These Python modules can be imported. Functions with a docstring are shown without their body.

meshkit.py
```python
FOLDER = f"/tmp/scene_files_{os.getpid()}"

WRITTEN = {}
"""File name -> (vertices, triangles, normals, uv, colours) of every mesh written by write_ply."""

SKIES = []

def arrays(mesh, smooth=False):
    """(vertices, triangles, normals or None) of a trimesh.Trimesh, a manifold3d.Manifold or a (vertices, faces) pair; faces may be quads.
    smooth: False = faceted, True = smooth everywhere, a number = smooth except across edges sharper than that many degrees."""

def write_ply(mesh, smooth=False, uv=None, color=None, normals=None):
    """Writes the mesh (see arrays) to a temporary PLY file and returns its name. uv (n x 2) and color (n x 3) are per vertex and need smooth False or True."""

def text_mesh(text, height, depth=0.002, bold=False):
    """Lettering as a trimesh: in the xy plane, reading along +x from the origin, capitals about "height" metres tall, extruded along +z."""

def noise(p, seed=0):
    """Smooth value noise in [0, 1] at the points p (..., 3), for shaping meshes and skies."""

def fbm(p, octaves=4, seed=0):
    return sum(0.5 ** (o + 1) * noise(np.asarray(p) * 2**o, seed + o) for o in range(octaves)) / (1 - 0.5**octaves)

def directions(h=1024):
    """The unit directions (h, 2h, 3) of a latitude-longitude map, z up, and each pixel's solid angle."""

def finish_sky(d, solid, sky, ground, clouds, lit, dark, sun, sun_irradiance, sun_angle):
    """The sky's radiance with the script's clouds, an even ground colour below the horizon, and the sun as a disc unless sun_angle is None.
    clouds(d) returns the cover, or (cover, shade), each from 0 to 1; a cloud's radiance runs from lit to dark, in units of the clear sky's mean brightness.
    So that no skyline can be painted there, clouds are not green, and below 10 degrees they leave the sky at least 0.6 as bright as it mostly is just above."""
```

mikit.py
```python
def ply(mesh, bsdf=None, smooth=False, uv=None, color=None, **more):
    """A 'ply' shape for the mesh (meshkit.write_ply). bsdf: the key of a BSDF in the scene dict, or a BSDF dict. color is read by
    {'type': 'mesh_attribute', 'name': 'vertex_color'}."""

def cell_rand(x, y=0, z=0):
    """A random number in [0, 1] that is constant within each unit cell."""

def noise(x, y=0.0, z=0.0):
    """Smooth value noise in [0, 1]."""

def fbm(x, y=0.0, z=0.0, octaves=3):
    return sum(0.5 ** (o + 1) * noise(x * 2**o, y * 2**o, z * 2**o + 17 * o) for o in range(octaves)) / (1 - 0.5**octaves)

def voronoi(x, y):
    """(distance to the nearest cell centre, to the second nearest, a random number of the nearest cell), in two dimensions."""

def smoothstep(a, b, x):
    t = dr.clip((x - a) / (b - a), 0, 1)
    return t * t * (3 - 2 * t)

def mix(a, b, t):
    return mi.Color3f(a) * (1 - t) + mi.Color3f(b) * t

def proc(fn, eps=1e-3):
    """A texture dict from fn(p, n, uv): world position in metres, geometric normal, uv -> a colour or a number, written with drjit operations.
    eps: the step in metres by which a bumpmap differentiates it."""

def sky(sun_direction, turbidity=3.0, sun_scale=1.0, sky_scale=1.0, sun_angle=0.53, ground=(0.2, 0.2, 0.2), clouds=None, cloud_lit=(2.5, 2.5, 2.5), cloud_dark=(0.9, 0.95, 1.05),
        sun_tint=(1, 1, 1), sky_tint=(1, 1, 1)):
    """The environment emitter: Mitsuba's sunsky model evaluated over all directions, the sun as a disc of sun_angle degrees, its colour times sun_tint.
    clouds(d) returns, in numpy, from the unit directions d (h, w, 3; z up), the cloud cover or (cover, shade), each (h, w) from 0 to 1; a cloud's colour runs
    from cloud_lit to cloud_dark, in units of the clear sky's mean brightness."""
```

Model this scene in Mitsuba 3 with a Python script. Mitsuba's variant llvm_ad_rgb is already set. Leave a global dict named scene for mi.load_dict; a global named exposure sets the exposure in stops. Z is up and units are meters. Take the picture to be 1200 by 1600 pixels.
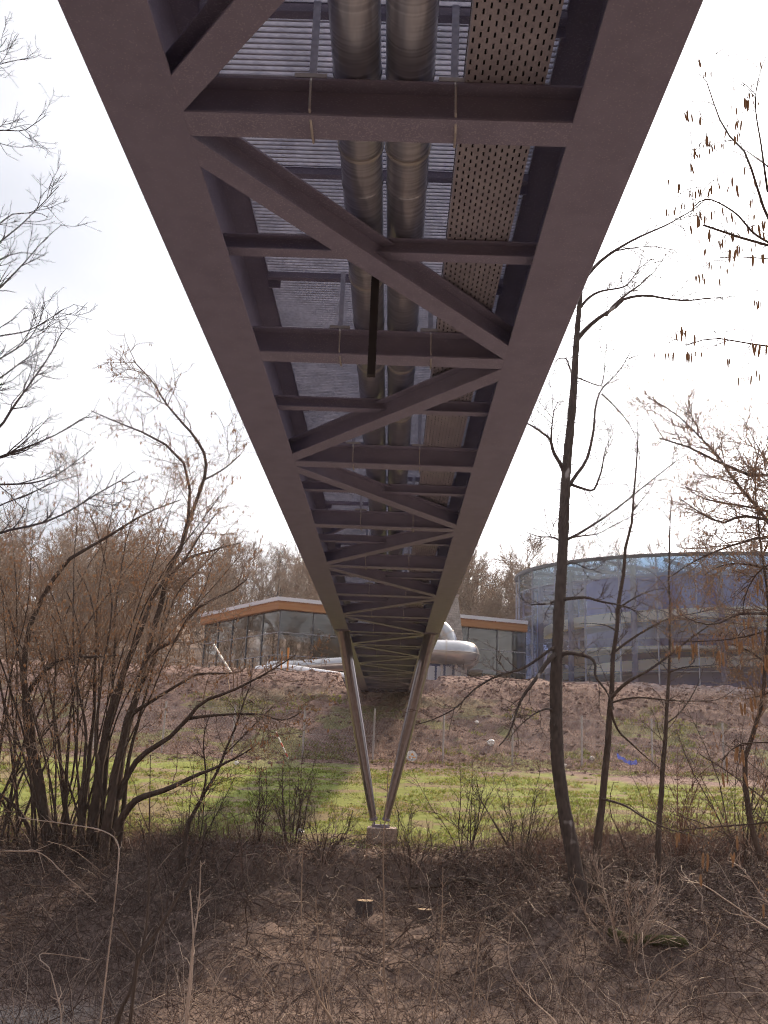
import math
import numpy as np
import trimesh
import drjit as dr
import mitsuba as mi
import mikit
import meshkit
from scipy.interpolate import PchipInterpolator
from mikit import noise, fbm, cell_rand, smoothstep, mix

T = mi.ScalarTransform4f
scene, labels = {}, {}

# ------------------------------------------------------------------ camera, sky, exposure
PITCH, YAW, ROLL = map(math.radians, (14.258, -0.850, 2.258))
_F = np.array([math.sin(YAW) * math.cos(PITCH), math.cos(YAW) * math.cos(PITCH), math.sin(PITCH)])
_R0 = np.array([math.cos(YAW), -math.sin(YAW), 0.0])
_U = np.cross(math.cos(ROLL) * _R0 + math.sin(ROLL) * np.cross(_R0, _F), _F)
EYE = np.array([0.18, 0.0, 0.0])
scene['camera'] = {'type': 'perspective', 'fov': math.degrees(2 * math.atan(600 / 1500)), 'fov_axis': 'x', 'near_clip': 0.05, 'far_clip': 3000.0,
                   'medium': {'type': 'ref', 'id': 'haze_air'}, 'to_world': T().look_at(origin=EYE.tolist(), target=(EYE + _F).tolist(), up=_U.tolist())}
SUN = (math.sin(math.radians(30)) * math.cos(math.radians(37)), math.cos(math.radians(30)) * math.cos(math.radians(37)), math.sin(math.radians(37)))


def cloud_cover(d):
    p = d / np.maximum(d[..., 2:3] + 0.25, 0.08)
    n = meshkit.fbm(p * 1.3 + 7.0, 5, seed=3)
    cover = np.clip(0.78 + 0.9 * (n - 0.38), 0.5, 1.0)
    glow = np.exp(-(np.degrees(np.arccos(np.clip(d @ (np.array(SUN) / np.linalg.norm(SUN)), -1, 1))) / 38.0) ** 2)
    return cover, np.clip(0.80 + 0.5 * (0.5 - n) - 0.75 * glow, 0, 1)


scene['sky'] = mikit.sky(SUN, turbidity=4.0, sun_scale=1.0, sun_angle=4.0, clouds=cloud_cover, cloud_lit=(7.0, 6.8, 6.8), cloud_dark=(0.26, 0.31, 0.42), sun_tint=(1.0, 0.955, 0.92))
exposure = 2.3


# ------------------------------------------------------------------ helpers
def numbered(name):
    if name not in scene and name not in used:
        used.add(name)
        return name
    k = 1
    while f'{name}_{k:03d}' in used or f'{name}_{k:03d}' in scene:
        k += 1
    used.add(f'{name}_{k:03d}')
    return f'{name}_{k:03d}'


used = set()


def tag(key, label=None, cat=None, group=None, kind=None):
    e = labels.setdefault(key, {})
    for k, v in (('label', label), ('category', cat), ('group', group), ('kind', kind)):
        if v:
            e[k] = v
    return key


def thing(name, label, cat, group=None):
    return tag(numbered(name), label, cat, group)


def put(name, mesh, mat, parent=None, smooth=False, **more):
    key = numbered(f'{parent}__{name}' if parent else name)
    scene[key] = mikit.ply(mesh.get() if isinstance(mesh, Mesh) else mesh, mat, smooth=smooth, **more)
    return key


def copy(name, shape, parent, to_world, mat=None):
    key = numbered(f'{parent}__{name}')
    s = {**shape, 'to_world': to_world}
    if mat:
        s['bsdf'] = {'type': 'ref', 'id': mat}
    scene[key] = s
    return key


class Mesh:
    def __init__(self):
        self.v, self.f, self.n = [], [], 0

    def add(self, v, f):
        v, f = np.asarray(v, float), np.asarray(f, int)
        if f.shape[1] == 4:
            f = np.vstack([f[:, [0, 1, 2]], f[:, [0, 2, 3]]])
        self.v.append(v)
        self.f.append(f + self.n)
        self.n += len(v)
        return self

    def get(self):
        return trimesh.Trimesh(np.vstack(self.v), np.vstack(self.f), process=False)

    def box(self, lo, hi):
        lo, hi = np.minimum(lo, hi), np.maximum(lo, hi)
        v = np.array([[lo[0], lo[1], lo[2]], [hi[0], lo[1], lo[2]], [hi[0], hi[1], lo[2]], [lo[0], hi[1], lo[2]],
                      [lo[0], lo[1], hi[2]], [hi[0], lo[1], hi[2]], [hi[0], hi[1], hi[2]], [lo[0], hi[1], hi[2]]])
        return self.add(v, [[0, 3, 2, 1], [4, 5, 6, 7], [0, 1, 5, 4], [1, 2, 6, 5], [2, 3, 7, 6], [3, 0, 4, 7]])

    def bar(self, a, b, w, h, up=(0, 0, 1), off=(0, 0)):
        """a box from a to b, w across, h along up; off shifts it (across, up)"""
        a, b = np.asarray(a, float), np.asarray(b, float)
        t = (b - a) / np.linalg.norm(b - a)
        s = np.cross(t, up)
        s /= np.linalg.norm(s)
        u = np.cross(s, t)
        o = s * off[0] + u * off[1]
        c = [o + i * s * w / 2 + j * u * h / 2 for i, j in ((-1, -1), (1, -1), (1, 1), (-1, 1))]
        v = np.array([a + q for q in c] + [b + q for q in c])
        return self.add(v, [[0, 3, 2, 1], [4, 5, 6, 7], [0, 1, 5, 4], [1, 2, 6, 5], [2, 3, 7, 6], [3, 0, 4, 7]])

    def prism(self, poly, axis_pts):
        """closed polygon cross section (n,2) in (across, up) swept straight from a to b"""
        a, b = (np.asarray(q, float) for q in axis_pts)
        t = (b - a) / np.linalg.norm(b - a)
        s = np.cross(t, [0, 0, 1.0])
        s /= np.linalg.norm(s)
        u = np.cross(s, t)
        poly = np.asarray(poly, float)
        o = poly[:, :1] * s + poly[:, 1:] * u
        n = len(poly)
        i = np.arange(n)
        f = np.stack([i, (i + 1) % n, (i + 1) % n + n, i + n], 1)
        tri = trimesh.creation.triangulate_polygon(__import__('shapely').Polygon(poly), engine='earcut')[1]
        self.add(np.vstack([a + o, b + o]), f)
        m = self.n - 2 * n
        self.f.append(np.vstack([tri[:, ::-1] + m, tri + m + n]))
        return self

    def tube(self, pts, rad, sides=8, cap=True):
        P = np.asarray(pts, float)[None]
        R = np.broadcast_to(rad, (len(pts),))[None]
        v, f = tubes(P, R, sides)
        self.add(v, f)
        if cap:
            for e, ring in ((pts[0], np.arange(sides)), (pts[-1], (len(pts) - 1) * sides + np.arange(sides))):
                base = self.n - len(v)
                self.v.append(np.asarray(e, float)[None])
                k = np.arange(sides)
                self.f.append(np.stack([ring[k] + base, ring[(k + 1) % sides] + base, np.full(sides, self.n)], 1))
                self.n += 1
                v = np.vstack([v, [e]])
        return self


def tubes(P, R, sides=3):
    """(N,K,3) polylines and (N,K) radii -> vertices and quads"""
    N, K = P.shape[:2]
    t = np.gradient(P, axis=1)
    t /= np.linalg.norm(t, axis=2, keepdims=True) + 1e-12
    m = np.abs(P[:, -1] - P[:, 0])
    ref = np.eye(3)[np.argmin(m, axis=1)][:, None, :]
    a = np.cross(t, ref)
    a /= np.linalg.norm(a, axis=2, keepdims=True) + 1e-9
    b = np.cross(t, a)
    ang = np.arange(sides) * 2 * np.pi / sides
    v = P[:, :, None] + R[:, :, None, None] * (np.cos(ang)[:, None] * a[:, :, None] + np.sin(ang)[:, None] * b[:, :, None])
    n, k, s = np.meshgrid(np.arange(N), np.arange(K - 1), np.arange(sides), indexing='ij')
    base = (n * K + k) * sides
    f = np.stack([base + s, base + (s + 1) % sides, base + sides + (s + 1) % sides, base + sides + s], -1).reshape(-1, 4)
    return v.reshape(-1, 3), f


def resample(pts, K):
    p = np.asarray(pts, float)
    s = np.r_[0, np.cumsum(np.linalg.norm(np.diff(p, axis=0), axis=1))]
    return PchipInterpolator(s, p)(np.linspace(0, s[-1], K))


def children(rng, P, R, n, length, angle=(25, 65), up=0.0, wiggle=0.25, K=5, t0=0.15, shrink=0.5, r0=None, r1=0.003, weight=None):
    """n side shoots of the polylines P: (n,K,3), (n,K)"""
    N, k = P.shape[:2]
    L = np.linalg.norm(np.diff(P, axis=1), axis=2).sum(1)
    w = L if weight is None else weight
    i = rng.choice(N, n, p=w / w.sum())
    t = rng.uniform(t0, 1, n) * (k - 1)
    j = np.minimum(t.astype(int), k - 2)
    fr = (t - j)[:, None]
    p = P[i, j] * (1 - fr) + P[i, j + 1] * fr
    tan = P[i, j + 1] - P[i, j]
    tan /= np.linalg.norm(tan, axis=1, keepdims=True) + 1e-9
    q = np.cross(tan, rng.normal(size=(n, 3)))
    q /= np.linalg.norm(q, axis=1, keepdims=True) + 1e-9
    a = np.radians(rng.uniform(*angle, n))[:, None]
    d = tan * np.cos(a) + q * np.sin(a)
    ln = rng.uniform(length[0], length[1], n) * (1 - shrink * t / (k - 1))
    out = [p]
    for _ in range(K - 1):
        p = p + d * (ln / (K - 1))[:, None]
        out.append(p)
        d = d + rng.normal(size=(n, 3)) * wiggle + np.array([0, 0, up])
        d /= np.linalg.norm(d, axis=1, keepdims=True)
    start = np.minimum(R[i, j] * 0.75, r0) if r0 else R[i, j] * 0.6
    start = np.maximum(start, r1)
    return np.stack(out, 1), start[:, None] * np.linspace(1, 0, K) + r1 * np.linspace(0, 1, K)


def spindles(rng, pts, length, radius, lean=0.15):
    """hanging catkins: small eight-sided spindles below the points"""
    n = len(pts)
    ln = (rng.uniform(0.7, 1.3, n) * length)[:, None]
    d = np.array([0, 0, -1.0]) + rng.normal(size=(n, 3)) * lean
    d /= np.linalg.norm(d, axis=1, keepdims=True)
    a = np.cross(d, [1, 0, 0.0])
    a /= np.linalg.norm(a, axis=1, keepdims=True)
    b = np.cross(d, a)
    r = (rng.uniform(0.8, 1.2, n) * radius)[:, None]
    m = pts + d * ln * 0.5
    v = np.stack([pts, m + a * r, m + b * r, m - a * r, m - b * r, pts + d * ln], 1)
    f = np.array([[0, 1, 2], [0, 2, 3], [0, 3, 4], [0, 4, 1], [5, 2, 1], [5, 3, 2], [5, 4, 3], [5, 1, 4]])
    return v.reshape(-1, 3), (f[None] + 6 * np.arange(n)[:, None, None]).reshape(-1, 3)


# ------------------------------------------------------------------ materials
def rough(name, color, roughness=0.8, **more):
    scene[name] = {'type': 'twosided', 'bsdf': {'type': 'principled', 'base_color': mikit.proc(color) if callable(color) else {'type': 'rgb', 'value': list(color)},
                                                'roughness': roughness, 'specular': 0.3, **more}}
    return name


def bumpy(name, height, eps=2e-3):
    inner = scene[name]['bsdf']
    scene[name]['bsdf'] = {'type': 'bumpmap', 'arbitrary': mikit.proc(height, eps), 'scale': 1.0, 'bsdf': inner}
    return name


def speck(c0, c1, freq, octaves=3):
    return lambda p, n, uv: mix(c0, c1, fbm(p.x * freq, p.y * freq, p.z * freq, octaves))


def iron_mica_paint(p, n, uv):
    c = mix((0.185, 0.168, 0.235), (0.245, 0.225, 0.305), fbm(p.x * 7, p.y * 7, p.z * 7))
    return mix(c, (0.40, 0.37, 0.43), 0.45 * smoothstep(0.55, 0.95, noise(p.x * 150, p.y * 150, p.z * 150)))


rough('painted_steel_mat', iron_mica_paint, 0.5)
rough('leg_steel_mat', speck((0.19, 0.165, 0.175), (0.27, 0.24, 0.25), 14.0), 0.09, metallic=0.75, clearcoat=0.6, clearcoat_gloss=0.97)
rough('dark_bar_mat', (0.025, 0.022, 0.024), 0.6)
rough('galvanised_mat', lambda p, n, uv: mix((0.27, 0.28, 0.355), (0.52, 0.53, 0.63), noise(p.x * 45, p.y * 45, p.z * 45) * 0.6 + 0.4 * noise(p.x * 9, p.y * 9, 3.0)), 0.5, metallic=0.25)
rough('deck_panel_mat', (0.12, 0.12, 0.14), 0.7)
rough('jacket_mat', lambda p, n, uv: mix((0.34, 0.35, 0.40), (0.74, 0.76, 0.82), noise(p.x * 4, p.y * 80, p.z * 4) * 0.65 + 0.35 * fbm(p.x * 6, p.y * 6, p.z * 6)), 0.3, metallic=0.9)
rough('band_mat', (0.62, 0.60, 0.57), 0.35, metallic=0.8)
rough('tray_mat', speck((0.25, 0.23, 0.265), (0.36, 0.335, 0.37), 11.0), 0.5, metallic=0.2)
rough('cable_mat', (0.03, 0.03, 0.03), 0.6)
rough('rod_mat', (0.45, 0.42, 0.40), 0.4, metallic=0.6)
rough('concrete_mat', speck((0.30, 0.24, 0.22), (0.46, 0.39, 0.36), 8.0, 4), 0.9)
rough('duct_mat', lambda p, n, uv: mix((0.34, 0.34, 0.36), (0.56, 0.56, 0.58), fbm(p.x * 2.5, p.y * 2.5, p.z * 2.5)), 0.28, metallic=0.85)
rough('white_duct_mat', speck((0.66, 0.67, 0.71), (0.80, 0.80, 0.83), 3.0), 0.4)


def stone_wall(p, n, uv):
    row = dr.floor(p.z / 0.16)
    u = (p.x + p.y) / 0.42 + cell_rand(row, 5) * 3
    col = cell_rand(dr.floor(u), row, 2)
    c = mix((0.20, 0.175, 0.165), (0.42, 0.375, 0.35), col * 0.7 + 0.3 * fbm(p.x * 5, p.y * 5, p.z * 5))
    gap = dr.maximum(smoothstep(0.42, 0.5, dr.abs(p.z / 0.16 - row - 0.5)), smoothstep(0.46, 0.5, dr.abs(u - dr.floor(u) - 0.5)))
    return mix(c, (0.16, 0.14, 0.13), gap)


rough('tower_stone_mat', stone_wall, 0.9)
rough('timber_mat', lambda p, n, uv: mix((0.28, 0.12, 0.048), (0.42, 0.20, 0.085), fbm(p.x * 0.9, p.y * 0.9, p.z * 22)), 0.6)
rough('roof_metal_mat', speck((0.55, 0.55, 0.60), (0.66, 0.66, 0.71), 1.0), 0.45)
rough('mullion_mat', (0.30, 0.30, 0.34), 0.45)
rough('dark_mullion_mat', (0.10, 0.10, 0.115), 0.45)
rough('interior_mat', speck((0.05, 0.05, 0.055), (0.12, 0.11, 0.115), 0.6), 0.8)
rough('core_wall_mat', speck((0.14, 0.14, 0.24), (0.30, 0.29, 0.44), 0.5), 0.8)
rough('ramp_mat', (0.90, 0.75, 0.42), 0.6)
rough('column_mat', (0.30, 0.25, 0.24), 0.7)
rough('blue_frame_mat', (0.14, 0.17, 0.30), 0.5)
rough('white_panel_mat', (0.72, 0.76, 0.84), 0.5)
rough('bark_mat', lambda p, n, uv: mix(mix((0.030, 0.022, 0.021), (0.105, 0.082, 0.076), fbm(p.x * 22, p.y * 22, p.z * 7, 4)), (0.36, 0.34, 0.34), smoothstep(0.70, 0.78, fbm(p.x * 3.3 + 9, p.y * 3.3, p.z * 1.9 + 1.7, 3))), 0.9)
rough('hazel_twig_mat', speck((0.16, 0.115, 0.092), (0.39, 0.29, 0.22), 2.0), 0.8)
rough('hazel_bark_mat', lambda p, n, uv: mix((0.035, 0.024, 0.021), (0.115, 0.083, 0.068), fbm(p.x * 14, p.y * 14, p.z * 6, 4)), 0.85)
rough('dark_bark_mat', speck((0.045, 0.038, 0.042), (0.095, 0.078, 0.078), 8.0), 0.85)
rough('twig_mat', speck((0.055, 0.037, 0.033), (0.125, 0.082, 0.070), 4.0), 0.8)
rough('pale_twig_mat', speck((0.22, 0.165, 0.135), (0.52, 0.41, 0.34), 5.0), 0.45)
rough('red_twig_mat', speck((0.14, 0.078, 0.062), (0.30, 0.185, 0.14), 3.0), 0.8)
rough('catkin_mat', speck((0.26, 0.135, 0.075), (0.52, 0.30, 0.15), 20.0), 0.8)
rough('near_catkin_mat', speck((0.21, 0.115, 0.07), (0.45, 0.28, 0.15), 120.0), 0.8)
rough('moss_mat', speck((0.035, 0.038, 0.015), (0.10, 0.10, 0.035), 18.0), 0.95)
rough('leaf_litter_mat', lambda p, n, uv: mix(mix((0.060, 0.040, 0.036), (0.27, 0.195, 0.178), cell_rand(p.x * 11, p.y * 11, p.z * 11)), (0.40, 0.31, 0.27), smoothstep(0.86, 0.9, cell_rand(p.x * 9 + 40, p.y * 9, p.z * 9))), 0.75)
rough('cut_wood_mat', speck((0.24, 0.165, 0.11), (0.44, 0.33, 0.235), 25.0), 0.8)
rough('stake_mat', (0.55, 0.24, 0.07), 0.7)
rough('white_plastic_mat', (0.78, 0.77, 0.76), 0.5)
rough('orange_mat', (0.75, 0.33, 0.08), 0.6)
rough('red_mat', (0.55, 0.06, 0.05), 0.5)
rough('blue_plastic_mat', (0.12, 0.16, 0.62), 0.4)
rough('post_mat', (0.42, 0.39, 0.40), 0.6)
rough('clod_mat', speck((0.092, 0.058, 0.051), (0.26, 0.172, 0.152), 5.0), 0.95)
scene['grass_mat'] = {'type': 'principledthin', 'base_color': mikit.proc(lambda p, n, uv: mix(mix((0.125, 0.168, 0.032), (0.225, 0.255, 0.058), fbm(p.x * 0.8, p.y * 0.8, 0.0)), (0.34, 0.27, 0.12), smoothstep(0.66, 0.85, cell_rand(p.x * 6, p.y * 6)) * 0.8)), 'roughness': 0.6, 'diff_trans': 0.9, 'eta': 1.3}
scene['glass_mat'] = {'type': 'thindielectric', 'int_ior': 1.55, 'specular_transmittance': {'type': 'rgb', 'value': [0.52, 0.60, 0.84]}}
scene['dark_glass_mat'] = {'type': 'thindielectric', 'int_ior': 1.6, 'specular_transmittance': {'type': 'rgb', 'value': [0.50, 0.52, 0.55]}}
scene['teal_glass_mat'] = {'type': 'thindielectric', 'int_ior': 1.7, 'specular_transmittance': {'type': 'rgb', 'value': [0.42, 0.66, 0.74]}}


def ground_color(p, n, uv):
    w = fbm(p.x * 0.35, p.y * 0.35, 2.0, 4)
    fine = fbm(p.x * 5, p.y * 5, 1.0, 4)
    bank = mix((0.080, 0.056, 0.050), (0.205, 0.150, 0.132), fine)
    gravel = mix((0.10, 0.085, 0.082), (0.26, 0.225, 0.215), fbm(p.x * 9, p.y * 9, 4.0, 3))
    turf = mix((0.11, 0.14, 0.030), (0.20, 0.22, 0.055), fine)
    turf = mix(turf, (0.175, 0.125, 0.085), smoothstep(0.46, 0.60, fbm(p.x * 0.9, p.y * 1.5, 8.0, 4)) * 0.8)
    dirt = mix((0.092, 0.060, 0.054), (0.245, 0.165, 0.148), fine)
    weeds = mix((0.10, 0.115, 0.040), (0.19, 0.185, 0.075), fine)
    dirt = mix(dirt, weeds, smoothstep(0.52, 0.60, fbm(p.x * 0.45 + 3, p.y * 0.8, 5.0, 3)) * (1 - smoothstep(45.0, 51.0, p.y)) * 0.85)
    hill = mix((0.12, 0.085, 0.07), (0.22, 0.16, 0.13), w)
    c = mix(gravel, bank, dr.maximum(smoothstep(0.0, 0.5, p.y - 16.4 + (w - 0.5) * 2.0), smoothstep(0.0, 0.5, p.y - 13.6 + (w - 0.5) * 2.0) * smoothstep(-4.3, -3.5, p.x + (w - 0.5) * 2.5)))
    c = mix(c, turf, smoothstep(0.0, 0.7, p.y - 24.2 + (w - 0.5) * 3.0 + (fine - 0.5) * 1.2))
    c = mix(c, dirt, smoothstep(0.0, 1.2, p.y - 38.2 + (w - 0.5) * 5.0))
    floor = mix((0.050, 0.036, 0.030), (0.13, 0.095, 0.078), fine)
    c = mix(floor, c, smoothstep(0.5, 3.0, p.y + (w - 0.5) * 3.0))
    return mix(c, hill, smoothstep(80.0, 90.0, p.y))


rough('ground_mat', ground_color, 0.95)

# ------------------------------------------------------------------ terrain
_PY = np.array([-600, -60, -25, -4, 2.5, 4.5, 8, 17.2, 18.6, 20.2, 22, 24.0, 26.4, 40, 42, 52.6, 55, 80, 100, 130, 170, 230, 900], float)
_PZ = np.array([34.0, 25.0, 9.0, -1.6, -1.7, -2.3, -3.9, -4.0, -3.62, -3.15, -2.65, -2.28, -2.02, -0.42, -0.2, 4.15, 4.45, 4.7, 7.0, 13.0, 20, 23, 27], float)  # steep rise behind the viewer is unseen, added to keep low skylight off the bank
_prof = PchipInterpolator(_PY, _PZ)
_cut = PchipInterpolator([0, 17.2, 18.6, 20.2, 22.3, 23.0, 23.6, 24.0, 24.6], [0, 0, -0.10, -0.22, -0.62, -0.52, -0.10, 0.02, 0])


def sstep(a, b, x):
    t = np.clip((x - a) / (b - a), 0, 1)
    return t * t * (3 - 2 * t)


def ground_z(x, y):
    x, y = np.asarray(x, float), np.asarray(y, float)
    wav = 0.7 * (meshkit.fbm(np.stack([x * 0.22, x * 0 + 3.3, x * 0], -1), 3, 5) - 0.5) * sstep(15, 18, y) * (1 - sstep(27, 33, y))
    z = _prof(y + wav)
    z = z + np.where((y > 16) & (y + wav < 24.6), _cut(np.clip(y + wav, 0, 24.6)), 0) * sstep(-5.2, -4.0, x) * (1 - sstep(2.6, 3.8, x))
    z = z + 0.45 * sstep(2, 6.5, x) * sstep(18.5, 24, y) * (1 - sstep(28, 36, y))
    p = np.stack([x, y, x * 0], -1)
    rough_ = 0.05 + 0.22 * sstep(17, 19, y) * (1 - sstep(23.5, 25, y)) + 0.16 * sstep(39, 44, y) * (1 - sstep(60, 90, y))
    z = z + rough_ * 2 * (meshkit.fbm(p * 0.9, 4, 2) - 0.5) + rough_ * 0.7 * (meshkit.fbm(p * 4.1, 3, 9) - 0.5)
    z = z + 3.5 * (meshkit.fbm(p * 0.02, 2, 4) - 0.5) * sstep(85, 130, y) + 4 * sstep(-10, -70, x) * sstep(90, 140, y)
    notch = sstep(2.9, 1.7, np.abs(x)) * sstep(49.0, 52.5, y) * sstep(59, 56, y)
    return z * (1 - notch) + np.minimum(z, 2.45) * notch


def axis(fine, lo, hi, step, far_lo, far_hi, grow=1.18):
    c = list(np.arange(lo, hi + 1e-6, step))
    s = step
    while c[-1] < far_hi:
        s *= grow
        c.append(c[-1] + s)
    s = step
    while c[0] > far_lo:
        s *= grow
        c.insert(0, c[0] - s)
    return np.array(c)


gx = axis(0, -22, 24, 0.16, -900, 900)
gy = axis(0, 15, 56, 0.16, -600, 900)
X, Y = np.meshgrid(gx, gy)
Z = ground_z(X, Y)
nx = len(gx)
_i, _j = np.meshgrid(np.arange(len(gy) - 1), np.arange(nx - 1), indexing='ij')
_q = (_i * nx + _j).ravel()
_m = Mesh().add(np.stack([X, Y, Z], -1).reshape(-1, 3), np.stack([_q, _q + 1, _q + nx + 1, _q + nx], 1))
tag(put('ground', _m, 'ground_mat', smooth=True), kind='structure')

# ------------------------------------------------------------------ footbridge
ZB, BAY, FAR0, HALF, INNER = 3.21, 3.058, 4.529, 1.42, 1.015
Y_FIRST, Y_END = -7.8, 53.5
BR = thing('footbridge', 'dark steel footbridge seen from below, crossing overhead to the slope', 'bridge')


def beam_y(k):
    return FAR0 + BAY * k - 0.10


for s in (-1, 1):
    for y0, y1 in ((Y_FIRST, 23.78), (23.795, Y_END)):
        m = Mesh()
        a, b = sorted((s * INNER, s * HALF))
        c, e = (a + b) / 2, 0.004
        poly = [(a, e), (a + e, 0), (b - e, 0), (b, e), (b, 0.018), (c + 0.012, 0.018), (c + 0.012, 0.842), (b, 0.842), (b, 0.86), (a, 0.86), (a, 0.842), (c - 0.012, 0.842), (c - 0.012, 0.018), (a, 0.018)]
        m.prism(poly, ((0, y0, ZB), (0, y1, ZB)))
        put('chord', m, 'painted_steel_mat', BR)


def ibeam(a, b, width, height, tf=0.014, tw=0.010):
    w, t = width / 2, tw / 2
    m = Mesh()
    m.prism([(-w, 0), (w, 0), (w, tf), (t, tf), (t, height - tf), (w, height - tf), (w, height), (-w, height), (-w, height - tf), (-t, height - tf), (-t, tf), (-w, tf)], (a, b))
    return m


for k in range(-3, 16):
    y = beam_y(k)
    put('cross_beam', ibeam((-INNER - 0.17, y, ZB + 0.003), (INNER + 0.17, y, ZB + 0.003), 0.20, 0.228, 0.013), 'painted_steel_mat', BR)
    if k < 15:
        ym = y + BAY / 2
        put('secondary_beam', ibeam((-INNER - 0.17, ym, ZB + 0.115), (INNER + 0.17, ym, ZB + 0.115), 0.11, 0.113, 0.009, 0.008), 'painted_steel_mat', BR)
        s = -1 if k % 2 == 0 else 1
        put('diagonal', ibeam((s * (INNER + 0.17), y + 0.02, ZB + 0.0015), (-s * (INNER + 0.17), y + BAY - 0.02, ZB + 0.0015), 0.17, 0.20, 0.012), 'painted_steel_mat', BR)

# hanging bar and the one thin brace
m = Mesh().bar((-0.035, 6.12, ZB - 0.70), (-0.035, 6.12, ZB + 0.19), 0.055, 0.05, up=(0, 1, 0))
tag(put('hanging_bar', m, 'dark_bar_mat', BR), 'short dark bar hanging down below the first full diagonal')
m = Mesh().bar((-INNER, 16.0, ZB + 0.42), (-0.38, 15.1, ZB + 0.52), 0.05, 0.05)
tag(put('brace', m, 'painted_steel_mat', BR), 'thin slanting brace between the left chord and the pipes')

# deck: panel, bearers, ribbed slats
ZD = ZB + 0.80
deck = put('deck', Mesh().box((-INNER + 0.0005, Y_FIRST, ZD), (-INNER + 0.006, Y_END, ZD + 0.07)).box((INNER - 0.006, Y_FIRST, ZD), (INNER - 0.0005, Y_END, ZD + 0.07)), 'galvanised_mat', BR)
pitch = 0.046
_p = [(-0.0035, 0.062), (-0.0035, 0.013), (-0.007, 0.012), (-0.007, 0.0), (0.007, 0.0), (0.007, 0.012), (0.0035, 0.013), (0.0035, 0.062)]
slat = mikit.ply(Mesh().prism(_p, ((-INNER + 0.008, 0, 0), (INNER - 0.008, 0, 0))).get(), 'galvanised_mat')
ys = np.arange(Y_FIRST + 0.05, Y_END - 0.05, pitch)
near = [y for y in ys if 4.0 <= y][:300]
for y in near:
    copy('slat', slat, deck, T().translate([0, float(y), ZD]))
m = Mesh()
for y in ys:
    if y < near[0] - 1e-6 or y > near[-1] + 1e-6:
        m.prism(_p, ((-INNER + 0.008, y, ZD), (INNER - 0.008, y, ZD)))
tag(put('far_slats', m, 'galvanised_mat', deck), kind='stuff')
m = Mesh()
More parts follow.
